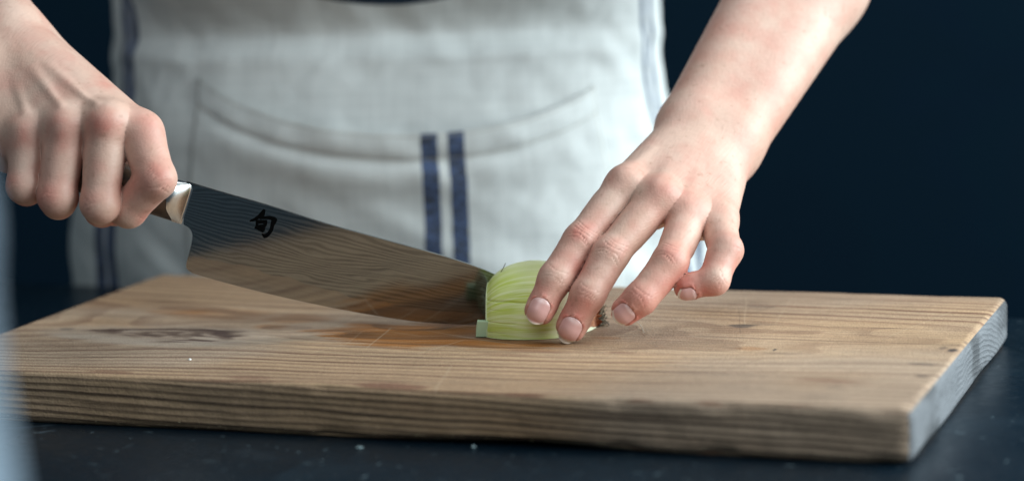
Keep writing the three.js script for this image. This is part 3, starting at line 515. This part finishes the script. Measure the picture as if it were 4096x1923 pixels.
  for (let i = 0; i < pos.length; i += 3) {
    let x = pos[i], y = pos[i + 1], z = pos[i + 2], gx, gy, gz;
    for (let it = 0; it < 2; it++) {
      const d = f(x, y, z); gx = f(x + e, y, z) - d; gy = f(x, y + e, z) - d; gz = f(x, y, z + e) - d; const l = Math.hypot(gx, gy, gz) || 1; if (it === 0) { const st = clamp(d, -h, h); x -= gx / l * st; y -= gy / l * st; z -= gz / l * st; } else { nor[i] = gx / l; nor[i + 1] = gy / l; nor[i + 2] = gz / l; }
    }
    pos[i] = x; pos[i + 1] = y; pos[i + 2] = z;
  }
  const g = new THREE.BufferGeometry(); g.setAttribute('position', new THREE.Float32BufferAttribute(pos, 3)); g.setAttribute('normal', new THREE.BufferAttribute(nor, 3)); g.setIndex(idx); return g;
}
const SKIN = [0.61, 0.368, 0.278], RED = [0.57, 0.185, 0.138], LIGHT = [0.665, 0.45, 0.355];
function paintSkin(g, arm) {
  const p = g.attributes.position, col = new Float32Array(p.count * 3), uv = new Float32Array(p.count * 2), dots = arm.spec.moles ?? [];
  for (let i = 0; i < p.count; i++) {
    const x = p.getX(i), y = p.getY(i), z = p.getZ(i); let red = 0;
    for (const t of arm.tints) { const q = ((x - t.c.x) ** 2 + (y - t.c.y) ** 2 + (z - t.c.z) ** 2) / (t.r * t.r); if (q < 5) red = Math.max(red, t.k * Math.exp(-q)); }
    const m = fbm(x * 90, y * 90, z * 90, 4), m2 = fbm(x * 30 + 9, y * 30, z * 30, 3), m3 = noise(x * 900, y * 900, z * 900); red = clamp(red * (1 + 0.7 * m) + 0.44 * m + 0.11);
    let c = [0, 1, 2].map((k) => mix(mix(SKIN[k], LIGHT[k], clamp(0.4 + 0.9 * m2)), RED[k], red) * (1 + 0.035 * m3));
    const fr = 0.3 * Math.pow(Math.max(0, noise(x * 420, y * 420, z * 420 + 3)), 7) * 3; if (fr > 0.01) c = c.map((v, k) => mix(v, [0.30, 0.14, 0.085][k], Math.min(fr, 0.35)));
    for (const [q, r, s] of dots) { const d = Math.hypot(x - q.x, y - q.y, z - q.z) / r; if (d < 2) { const k = s * Math.exp(-d * d * 1.5); c = c.map((v, n) => mix(v, [0.20, 0.09, 0.055][n], k)); } }
    col.set(c, i * 3); uv.set([x * 12 + z * 7, y * 12 + z * 4], i * 2);
  }
  g.setAttribute('color', new THREE.BufferAttribute(col, 3)); g.setAttribute('uv', new THREE.BufferAttribute(uv, 2));
}
function nailGeometry(arm, q) {                                 // a curved plate laid on the fingertip
  const N = 26, M = 34, pos = [], col = [], idx = [], keep = [];
  const hit = (s, t) => { const o = q.c.clone().addScaledVector(q.b, s).addScaledVector(q.a, t).addScaledVector(q.n, 0.012); let d = 0; for (let i = 0; i < 40; i++) { const k = arm.base(o.x - q.n.x * d, o.y - q.n.y * d, o.z - q.n.z * d); d += k; if (k < 1e-5 || d > 0.022) break; } return d; };
  const mid = []; for (let j = 0; j <= M; j++) mid.push(0);
  for (let j = 0; j <= M; j++) for (let i = 0; i <= N; i++) {
    const tt = j / M, t = -q.l + 2 * q.l * tt + 0, wid = q.w * Math.pow(clamp(1 - Math.pow(Math.max(0, 0.30 - tt) / 0.30, 2.2)), 0.5) * (1 - 0.06 * sstep(0.5, 1, tt)), sN = i / N * 2 - 1, s = sN * Math.max(wid, 0.0006);
    const tipCurve = t + (tt > 0.6 ? -0.0024 * sN * sN * sstep(0.6, 1, tt) : 0) - 0;
    let d = hit(s, Math.min(tipCurve, q.l * 0.78)), over = Math.max(0, tipCurve - q.l * 0.78);
    const rise = 0.00032 * (1 - 0.9 * Math.pow(Math.abs(sN), 4)) - 0.00035 * sstep(0.18, 0, tt) + 0.00015;
    const p = q.c.clone().addScaledVector(q.b, s).addScaledVector(q.a, tipCurve).addScaledVector(q.n, 0.012 - d + rise - over * 0.22);
    pos.push(p.x, p.y, p.z);
    const tipW = sstep(q.free - 0.05, q.free + 0.03, tt - 0.03 * (1 - sN * sN) * 1), lun = 0.5 * sstep(0.26, 0.10, tt + 0.10 * sN * sN), n = 0.02 * noise(s * 3000, t * 200);
    let c = [0.70, 0.375, 0.335]; c = c.map((v, k) => mix(v, [0.78, 0.56, 0.52][k], lun)); c = c.map((v, k) => mix(v * (1 + n), [0.80, 0.69, 0.58][k], tipW)); col.push(...c);
  }
  for (let j = 0; j < M; j++) for (let i = 0; i < N; i++) { const a = j * (N + 1) + i, b = a + 1, c = a + N + 1, d = c + 1; idx.push(a, b, c, b, d, c); }
  const g = new THREE.BufferGeometry(); g.setAttribute('position', new THREE.Float32BufferAttribute(pos, 3)); g.setAttribute('color', new THREE.Float32BufferAttribute(col, 3)); g.setIndex(idx);
  g.computeVertexNormals();
  const nn = g.attributes.normal; if (nn.getX(300) * q.n.x + nn.getY(300) * q.n.y + nn.getZ(300) * q.n.z < 0) { for (let i = 0; i < idx.length; i += 3) [idx[i], idx[i + 1]] = [idx[i + 1], idx[i]]; g.setIndex(idx); g.computeVertexNormals(); }
  return g;
}
function addNail(arm, finger, o) {
  const L = finger.bones.length - 1, bone = finger.bones[L], n = (o.n ?? finger.n).clone(); n.addScaledVector(bone.dir, -n.dot(bone.dir)).normalize();
  const q = { c: finger.j[L + 1].clone().addScaledVector(bone.dir, o.shift ?? -0.001), a: bone.dir.clone(), n, w: o.w, l: o.l, free: o.free ?? 0.86 };
  q.a.addScaledVector(n, -(o.tilt ?? 0.16)).normalize(); q.n.addScaledVector(q.a, -q.n.dot(q.a)).normalize(); q.b = q.a.clone().cross(q.n).normalize();
  q.inside = (s, t) => { const tt = (t + q.l) / (2 * q.l), w = q.w * Math.pow(clamp(1 - Math.pow(Math.max(0, 0.30 - tt) / 0.30, 2.2)), 0.5); const e = Math.min(w - Math.abs(s), t + q.l); return t > q.l ? Math.min(e, q.l - t) : e; };
  arm.nails.push(q); for (const [s, t] of [[0, -1.15], [-0.9, -0.7], [0.9, -0.7], [-1.15, 0], [1.15, 0]]) arm.tints.push({ c: q.c.clone().addScaledVector(q.b, s * q.w).addScaledVector(q.a, t * q.l).addScaledVector(q.n, finger.r[L + 1] * 0.7), r: 0.0032, k: 0.95 });
  return q;
}
const person = thing('person', 'person in striped pale linen apron slicing an onion with a knife', 'person');
const CAMDIR = FWD.clone().negate();
const dirv = (r, u, f) => RT.clone().multiplyScalar(r).addScaledVector(UPV, u).addScaledVector(CAMDIR, f).normalize();
// the hand on the onion
const HL = (() => {
  const P = at, w = P(2845, 540, 1.448), elbow = P(3560, -632, 1.60);
  const mI = P(2500, 742, 1.392), mM = P(2638, 790, 1.384), mR = P(2757, 855, 1.384), mP = P(2880, 885, 1.389);
  const rI = P(2760, 505, 1.446), rM = P(2812, 528, 1.442), rR = P(2872, 552, 1.442), rP = P(2925, 580, 1.446);
  const side = dirv(0.93, -0.36, 0).multiplyScalar(0.0125), side2 = side.clone().multiplyScalar(0.9), mid = w.clone().lerp(elbow, 0.5);
  const palm = [
    [rI, mI, 0.0135, 0.0098], [rM, mM, 0.0135, 0.0098], [rR, mR, 0.0135, 0.0096], [rP, mP, 0.0135, 0.0092],
    [P(2830, 640, 1.455), P(2610, 850, 1.402), 0.013, 0.010], [P(2890, 660, 1.457), P(2800, 890, 1.405), 0.013, 0.010],
    [w.clone().sub(side), mid.clone().sub(side2), 0.0195, 0.0285], [w.clone().add(side), mid.clone().add(side2), 0.0190, 0.0275], [mid, w.clone().lerp(elbow, 0.64), 0.036, 0.037],
    [P(2790, 600, 1.452), P(2560, 800, 1.43), 0.013, 0.012],
  ];
  const front = dirv(-0.25, 0.25, 1);
  const fingers = [
    { name: 'index', j: [mI, P(2323, 966, 1.374), P(2222, 1114, 1.364), P(2158, 1242, 1.361)], r: [0.0104, 0.0096, 0.0090, 0.0078], n: dirv(-0.12, 0.1, 1), knuckle: 0.0016, kp: 0.006 },
    { name: 'middle', j: [mM, P(2440, 1020, 1.366), P(2353, 1178, 1.358), P(2286, 1306, 1.359)], r: [0.0104, 0.0097, 0.0091, 0.0080], n: dirv(-0.05, 0.1, 1), knuckle: 0.0015, kp: 0.006 },
    { name: 'ring', j: [mR, P(2681, 1050, 1.356), P(2563, 1194, 1.347), P(2500, 1245, 1.349)], r: [0.0102, 0.0095, 0.0086, 0.0073], n: dirv(-0.45, 0.0, 0.9), knuckle: 0.0006, kred: 0.35, kp: 0.006 },
    { name: 'pinky', j: [mP, P(2905, 1002, 1.362), P(2860, 1120, 1.352), P(2748, 1150, 1.353)], r: [0.0094, 0.0085, 0.0077, 0.0066], n: dirv(0.55, -0.1, 0.8), knuckle: 0.0004, kred: 0.2, kp: 0.006, cs: 0.7 },
    { name: 'thumb', j: [P(2660, 760, 1.452), P(2480, 900, 1.462), P(2345, 1040, 1.462), P(2240, 1140, 1.452)], r: [0.0135, 0.0108, 0.0098, 0.0085], n: dirv(-0.5, 0.6, -0.4), kp: 0.012, crease: false, tipRed: 0.5 },
  ];
  const out = (p, k) => p.clone().addScaledVector(dirv(-0.2, 0.5, 0.85), k);
  return makeArm({
    palm, fingers,
    ridges: [[out(P(2700, 700, 1.41), 0.0115), out(mM, 0.0105), 0.0028, 0.0009], [out(P(2620, 650, 1.415), 0.012), out(mI, 0.0105), 0.0028, 0.0010], [out(P(2810, 720, 1.41), 0.0115), out(mR, 0.010), 0.0028, 0.0008],
      [out(P(2790, 640, 1.43), 0.0125), out(P(2700, 740, 1.405), 0.0112), 0.0013, 0.0006], [out(P(2860, 660, 1.43), 0.012), out(P(2800, 800, 1.40), 0.0105), 0.0013, 0.0006], [out(P(2800, 800, 1.40), 0.0105), out(P(2720, 800, 1.395), 0.0105), 0.0013, 0.0005]],
    bumps: [[w.clone().add(side.clone().multiplyScalar(1.3)).addScaledVector(dirv(0.3, 0.5, 0.8), 0.016), 0.011, 0.0015]],
    moles: [[P(2632, 571, 1.425), 0.0012, 0.8], [P(2596, 607, 1.42), 0.0008, 0.6], [P(2980, 120, 1.46), 0.0012, 0.4], [P(2972, 182, 1.46), 0.0009, 0.35], [P(2938, 236, 1.455), 0.001, 0.35], [P(3075, 180, 1.46), 0.001, 0.3], [P(3260, 52, 1.46), 0.0009, 0.35], [P(3308, 156, 1.47), 0.001, 0.3], [P(3070, 498, 1.43), 0.0009, 0.3], [P(2723, 604, 1.42), 0.0008, 0.35]],
    tints: [{ c: P(2960, 60, 1.46), r: 0.03, k: 0.25 }],
  });
})();
// the fist round the knife
const HR = (() => {
  const P = at, w = P(-25, 180, 1.425), elbow = P(-950, -930, 1.60);
  const mI = P(562, 532, 1.360), mM = P(425, 492, 1.354), mR = P(262, 504, 1.356), mP = P(112, 532, 1.362);
  const rI = P(75, 170, 1.415), rM = P(10, 190, 1.410), rR = P(-50, 215, 1.412), rP = P(-105, 250, 1.418);
  const side = dirv(0.62, 0.78, 0).multiplyScalar(0.0125), mid = w.clone().lerp(elbow, 0.5);
  const palm = [
    [rI, mI, 0.0155, 0.0105], [rM, mM, 0.0145, 0.0102], [rR, mR, 0.0145, 0.0100], [rP, mP, 0.0145, 0.0096],
    [P(60, 240, 1.435), P(420, 560, 1.395), 0.016, 0.013], [P(-40, 300, 1.435), P(180, 560, 1.395), 0.015, 0.012],
    [w.clone().sub(side), mid.clone().sub(side), 0.0200, 0.0290], [w.clone().add(side), mid.clone().add(side), 0.0195, 0.0280], [mid, w.clone().lerp(elbow, 0.56), 0.036, 0.037],
    [P(150, 220, 1.430), P(510, 520, 1.395), 0.015, 0.014], [P(-130, 260, 1.405), P(-5, 545, 1.374), 0.017, 0.0155], [P(-60, 300, 1.395), P(60, 590, 1.385), 0.015, 0.014],
  ];
  const fingers = [
    { name: 'index', j: [mI, P(624, 716, 1.350), P(512, 838, 1.362), P(450, 838, 1.384)], r: [0.0118, 0.0103, 0.0095, 0.0082], n: dirv(0.5, 0.0, 0.85), knuckle: 0.0006, kred: 0.5, kp: 0.007, cs: 0.7 },
    { name: 'middle', j: [mM, P(398, 812, 1.351), P(404, 838, 1.373), P(410, 772, 1.392)], r: [0.0116, 0.0102, 0.0091, 0.0078], n: dirv(0.05, 0.1, 1), knuckle: 0.0030, kred: 0.55, kp: 0.006, cs: 0.6, kb: 0.4 },
    { name: 'ring', j: [mR, P(226, 786, 1.353), P(230, 808, 1.374), P(238, 742, 1.391)], r: [0.0114, 0.0100, 0.0089, 0.0076], n: dirv(0.0, 0.1, 1), knuckle: 0.0026, kred: 0.55, kp: 0.006, cs: 0.6, kb: 0.4 },
    { name: 'pinky', j: [mP, P(97, 744, 1.358), P(102, 758, 1.376), P(112, 700, 1.389)], r: [0.0107, 0.0093, 0.0083, 0.0070], n: dirv(-0.08, 0.1, 1), knuckle: 0.0020, kred: 0.5, kp: 0.006, cs: 0.6, kb: 0.4 },
    { name: 'thumb', j: [P(300, 420, 1.425), P(470, 560, 1.415), P(600, 690, 1.402), P(640, 790, 1.394)], r: [0.0145, 0.0115, 0.0098, 0.0085], n: dirv(0.5, 0.3, -0.6), kp: 0.012, crease: false, tipRed: 0.4 },
  ];
  const out = (p, k) => p.clone().addScaledVector(dirv(-0.05, 0.55, 0.83), k);
  return makeArm({
    palm, fingers,
    ridges: [[out(P(215, 330, 1.385), 0.0125), out(P(395, 455, 1.355), 0.0115), 0.0030, 0.0011], [out(P(150, 340, 1.385), 0.0125), out(P(255, 465, 1.357), 0.0115), 0.0030, 0.0011], [out(P(75, 360, 1.388), 0.012), out(P(115, 495, 1.363), 0.011), 0.0028, 0.0009]],
    bumps: [[P(455, 440, 1.350), 0.007, 0.0012], [P(345, 530, 1.350), 0.0075, -0.0013], [P(190, 540, 1.352), 0.0075, -0.0013], [P(490, 540, 1.352), 0.008, -0.0012]],
    moles: [[P(212, 245, 1.385), 0.0009, 0.4], [P(235, 240, 1.385), 0.0008, 0.35]],
    tints: [{ c: P(400, 370, 1.37), r: 0.006, k: 0.45 }],
  });
})();
const bounds = (arm, pad) => { const b = new THREE.Box3(); for (const q of arm.spec.palm) b.expandByPoint(q[0]).expandByPoint(q[1]); for (const f of arm.fingers) f.j.forEach((p) => b.expandByPoint(p)); b.expandByScalar(pad); return [b.min.toArray(), b.max.toArray()]; };
const nI = addNail(HL, HL.fingers[0], { w: 0.0056, l: 0.0074, n: dirv(-0.10, 0.1, 1), shift: 0.0004, free: 0.93 });
const nM = addNail(HL, HL.fingers[1], { w: 0.0058, l: 0.0080, n: dirv(-0.02, 0.05, 1), shift: 0.0013, free: 0.82 });
const nR = addNail(HL, HL.fingers[2], { w: 0.0055, l: 0.0062, n: dirv(-0.55, -0.55, 0.6), shift: 0 });
const nP = addNail(HL, HL.fingers[3], { w: 0.0048, l: 0.0052, n: dirv(-0.1, -0.75, 0.65), shift: 0 });
const nT = addNail(HL, HL.fingers[4], { w: 0.0070, l: 0.0075, shift: 0 });
{
  const pores = dataTexture(512, 512, (u, v) => 0.5 + 0.28 * noise(u * 128, v * 128, 1) + 0.2 * noise(u * 60 + 3 * noise(u * 20, v * 20, 3), v * 200, 2) - 0.3 * Math.pow(Math.max(0, noise(u * 90, v * 90, 7)), 3), true);
  const skinM = phys({ vertexColors: true, bumpMap: pores, bumpScale: 0.00011, roughness: 0.5, sheen: 0.25, sheenRoughness: 0.5, sheenColor: rgb(0.9, 0.7, 0.6), specularIntensity: 0.8 });
  const geos = [], wL = at(2845, 540, 1.448), wR = at(-25, 180, 1.425);
  for (const [arm, cell] of [[HL, 0.00095], [HR, 0.0012]]) { const g = surfaceNets(arm.full, ...bounds(arm, 0.042), cell); paintSkin(g, arm); geos.push(g); }
  // upper arms and trunk under the clothes, coarse
  const shL = V(0.115, 0.46, -0.46), shR = V(-0.295, 0.46, -0.46), elL = at(3560, -632, 1.60), elR = at(-950, -930, 1.60);
  const under = [new Bone(wL.clone().lerp(elL, 0.6), elL, 0.034, 0.038), new Bone(wR.clone().lerp(elR, 0.5), elR, 0.034, 0.038), new Bone(elL, shL, 0.040, 0.05), new Bone(elR, shR, 0.040, 0.05), new Bone(V(-0.09, 0.42, -0.47), V(-0.09, -0.1, -0.46), 0.10, 0.10), new Bone(shL, shR, 0.05, 0.05), new Bone(V(-0.05, 0.0, -0.46), V(-0.13, 0.0, -0.46), 0.1, 0.1)];
  const g = surfaceNets((x, y, z) => { let d = 1; for (const b of under) d = smin(d, b.d(x, y, z), 0.05); return d; }, [-0.5, -0.25, -0.66], [0.42, 0.6, -0.15], 0.012); paintSkin(g, { tints: [], spec: {} }); geos.push(g);
  const body = mesh('body', mergeGeometries(geos), skinM, person);
  const nailM = phys({ vertexColors: true, roughness: 0.28, clearcoat: 0.35, clearcoatRoughness: 0.25, side: THREE.DoubleSide });
  for (const q of [nI, nM, nR, nP, nT]) mesh('fingernail', nailGeometry(HL, q), nailM, body);
}
// ---------------------------------------------------------------- clothes: shirt, trousers, apron
{
  const TC = V(-0.096, 0, -0.432), YAW = 0.12, RX = V(Math.cos(YAW), 0, Math.sin(YAW)), RZ = V(-Math.sin(YAW), 0, Math.cos(YAW));
  const ell = (phi, y, a, b) => { const p = TC.clone().addScaledVector(RX, a * Math.sin(phi)).addScaledVector(RZ, b * Math.cos(phi)); p.y = y; return p; };
  const widthAt = (y) => 0.194 + 0.020 * sstep(0.155, 0.03, y), depthAt = (y) => 0.104 + 0.020 * sstep(0.17, 0.10, y) - 0.004 * sstep(0.02, -0.1, y);
  const navy = colorTexture(256, 256, (u, v) => { const n = 0.8 + 0.3 * noise(u * 128, v * 128) + 0.2 * noise(u * 40, v * 60, 3); return [0.020 * n, 0.048 * n, 0.085 * n]; }, true); navy.repeat.set(14, 14);
  const cloth = std({ map: navy, roughness: 0.95, side: THREE.DoubleSide });
  mesh('shirt', grid(96, 50, (u, v) => {
    const phi = (u - 0.5) * 2 * Math.PI, y = mix(0.13, 0.58, v), blouse = 0.060 * Math.exp(-Math.pow((y - 0.250) / 0.042, 2)) * (0.25 + 0.75 * Math.pow(Math.max(0, Math.cos(phi - 0.1)), 2)), p = ell(phi, y, widthAt(y) - 0.026 + blouse * 0.3 + 0.02 * sstep(0.25, 0.5, y), 0.092 + blouse + 0.02 * sstep(0.2, 0.42, y));
    p.addScaledVector(RZ, 0.003 * fbm(phi * 6, y * 14, 1, 3)); return { p: p.toArray(), uv: [u, v] };
  }), cloth, person);
  const shL = V(0.115, 0.46, -0.46), shR = V(-0.295, 0.46, -0.46), elL = at(3560, -632, 1.60), elR = at(-950, -930, 1.60);
  for (const [s, e] of [[shL, elL], [shR, elR]]) mesh('sleeve', new THREE.TubeGeometry(new THREE.LineCurve3(s.clone().lerp(e, -0.1), s.clone().lerp(e, 0.6)), 12, 0.062, 24), cloth, person);
  mesh('trousers', grid(80, 20, (u, v) => { const phi = (u - 0.5) * 2 * Math.PI, y = mix(-0.45, 0.145, v); return { p: ell(phi, y, widthAt(y) - 0.012, 0.096).toArray(), uv: [u, v] }; }), std({ color: rgb(0.012, 0.017, 0.024), roughness: 0.9, side: THREE.DoubleSide }), person);
  // apron: a linen sheet round the front, with drape
  const Y0 = -0.30, Y1 = 0.24, AH = Y1 - Y0, PHI = 1.42;
  const fold = (phi, y) => {
    let d = 0.0016 * fbm(phi * 3.2, y * 9, 2, 3) + 0.0005 * fbm(phi * 14, y * 40, 6, 3);
    d += 0.0009 * noise(phi * 9 + y * 60, y * 24 - phi * 3, 12) + 0.0004 * noise(phi * 22 - y * 90, y * 60, 13);
    d += 0.0022 * Math.exp(-Math.pow((y - 0.163 - 0.01 * noise(phi * 3, 1)) / 0.006, 2)) * 0.6;                       // ridge where the band is tied
    d -= 0.011 * sstep(0.158, 0.176, y) * sstep(1.3, 0.7, Math.abs(phi)) - 0.034 * sstep(0.172, 0.225, y) * sstep(1.25, 0.6, Math.abs(phi));                                                                                 // drawn in at the waist
    d += 0.0020 * Math.sin((phi * 0.10 + y) * 95 + 3 * noise(phi * 2.5, y * 8, 4)) * sstep(0.2, 0.9, phi) * sstep(0.10, 0.02, y);
    d += 0.0026 * noise(phi * 5 + 2.2 * y * 20, y * 5, 8) * sstep(0.09, 0.02, y);
    for (const [c, k, w, h] of [[0.02, -4, 0.012, 0.0022], [-0.25, 3, 0.014, 0.0018], [0.22, -3, 0.010, 0.0018]]) d += h * Math.exp(-Math.pow((phi - c - (y - 0.18) * k) / (w * 6), 2)) * sstep(0.145, 0.175, y);
    return d;
  };
  const apronP = (phi, y, off) => {
    const a = widthAt(y) + 0.004, b = depthAt(y) + 0.004, p = ell(phi, y, a + off * 0.9, b + off), n = RX.clone().multiplyScalar(Math.sin(phi) / a).addScaledVector(RZ, Math.cos(phi) / b).normalize();
    const flare = 0.018 * sstep(1.0, PHI, Math.abs(phi)) * sstep(0.13, 0.03, y);                                          // the free side edges swing outwards
    return p.addScaledVector(n, fold(phi, y) + flare);
  };
  const arc = 0.16;                                            // metres of cloth per radian, about
  const linen = (s, y, tone = 1) => {
    const warp = noise(s * 1500, y * 30, 1), weft = noise(s * 30, y * 1500, 2), slub = noise(s * 420, y * 12, 5) * 0.5 + noise(s * 12, y * 420, 6) * 0.5, m = (1 + 0.045 * warp + 0.045 * weft + 0.03 * slub + 0.03 * noise(s * 520, y * 40, 11) + 0.03 * noise(s * 40, y * 520, 12) + 0.06 * fbm(s * 12, y * 12, 3, 3)) * tone;
    return [0.68 * m, 0.69 * m, 0.67 * m];
  };
  const blue = (s, y, c, f) => { const n = 0.85 + 0.7 * noise(s * 900, y * 900, 9) + 0.5 * noise(s * 200, y * 500, 4); return [mix(c[0], 0.034 * n, f), mix(c[1], 0.062 * n, f), mix(c[2], 0.145 * n, f)]; };
  const SW = PHI * 2 * arc;
  const apronMap = colorTexture(1536, 1536, (u, v) => {
    const s = (u - 0.5) * SW, y = Y0 + v * AH, e = SW / 2 - Math.abs(s) - (s < 0 ? 0.024 : 0), lw = s < 0 ? 0.0016 : -0.0006; let c = linen(s, y);
    for (const [a, w] of [[0.022, 0.0030], [0.034, 0.0030]]) { const f = sstep(w + lw + 0.0004, w + lw - 0.0004, Math.abs(e - a)); if (f > 0) c = blue(s, y, c, f * 0.93); }
    const m = sstep(0.0036, 0.0030, Math.abs(e - 0.028)); if (m > 0) c = c.map((q, k) => mix(q, [0.30, 0.32, 0.40][k], m * (s < 0 ? 0.45 : 0.12)));
    return c;
  });
  const weave = dataTexture(1024, 1024, (u, v) => 0.5 + 0.2 * Math.sin(u * 6.2832 * 128) * Math.cos(v * 6.2832 * 128) + 0.2 * noise(u * 256, v * 20) + 0.2 * noise(u * 20, v * 256, 3), true); weave.repeat.set(5, 5);
  const apronM = std({ map: apronMap, bumpMap: weave, bumpScale: 0.00008, roughness: 0.92, side: THREE.DoubleSide });
  const thick = (nu, nv, fn, t) => mergeGeometries([grid(nu, nv, (u, v) => fn(u, v, 0)), grid(nu, nv, (u, v) => fn(u, v, -t), true)]);
  const apron = mesh('apron', thick(240, 190, (u, v, o) => { const phi = (u - 0.5) * 2 * PHI, y = Y0 + v * (Math.min(0.1955 + 0.11 * (phi - 0.12) ** 2, Y1) - Y0); return { p: apronP(phi, y, o).toArray(), uv: [u, (y - Y0) / AH] }; }, 0.0012), apronM, person);
  apron.userData.label = 'pale linen apron with navy stripes along its sides';
  // the patch pocket, its mouth sagging and standing open a little
  const PL = -0.63, PR = 0.875, pc = (PL + PR) / 2, topY = (k) => 0.112 + 0.031 * k * k - 0.0065 * k;
  const pocketP = (k, q, off) => {                              // k across -1..1, q up 0..1
    const phi = pc + k * (PR - PL) / 2, yt = topY(k), y = mix(Y0 + 0.03, yt, q), gape = 0.011 * (1 - k * k) * Math.pow(clamp((y - yt + 0.09) / 0.09), 2) + 0.004 * Math.exp(-Math.pow((y - yt + 0.03) / 0.012, 2)) * (1 - k * k) - 0.0025 * Math.exp(-Math.pow((y - yt + 0.019) / 0.004, 2)) * (1 - k ** 6);
    const edge = sstep(1, 0.975, Math.abs(k));
    return [apronP(phi, y, 0.0004 + 0.0014 * edge + gape + off), phi, y];
  };
  const pocketMap = colorTexture(1280, 1280, (u, v) => {
    const k = u * 2 - 1, phi = pc + k * (PR - PL) / 2, s = phi * 0.19, yt = topY(k), y = mix(Y0 + 0.03, yt, v), below = yt - y; let c = linen(s + 3, y, below < 0.0185 ? 1.04 : 1);
    for (const a of [0.0420, 0.0582]) { const f = sstep(0.0054, 0.0047, Math.abs(s - a + 0.0003 * noise(y * 200, a * 900) - 0.02 * (y - 0.08))); if (f > 0) c = blue(s, y, c, f * 0.95); }
    const st = Math.exp(-Math.pow((below - 0.0018) / 0.0006, 2)) * 0.5 + Math.exp(-Math.pow((below - 0.0172) / 0.0007, 2)) * 0.5 + Math.exp(-Math.pow(((1 - Math.abs(k)) * 0.135 - 0.003) / 0.0010, 2)) * 0.6;
    return c.map((q, n) => mix(q, [0.36, 0.33, 0.27][n], st));
  });
  const pocket = mesh('pocket', thick(160, 130, (u, v, o) => ({ p: pocketP(u * 2 - 1, v, o)[0].toArray(), uv: [u, v] }), 0.001), std({ map: pocketMap, bumpMap: weave, bumpScale: 0.00008, roughness: 0.92, side: THREE.DoubleSide }), apron);
  pocket.userData.label = 'wide patch pocket with two navy stripes';
  mesh('pocket_hem', grid(160, 8, (u, v) => { const k = u * 2 - 1, yt = topY(k), q = 1 - (1 - v) * 0.0165 / (yt - Y0 - 0.03), [p] = pocketP(k, Math.min(q, 1), 0.0005 * Math.sin(Math.PI * clamp(0.08 + 0.92 * v)) + 0.0003); return { p: p.toArray(), uv: [u, Math.min(q, 1)] }; }), pocket.material, pocket);
}

renderer.render(scene, camera);
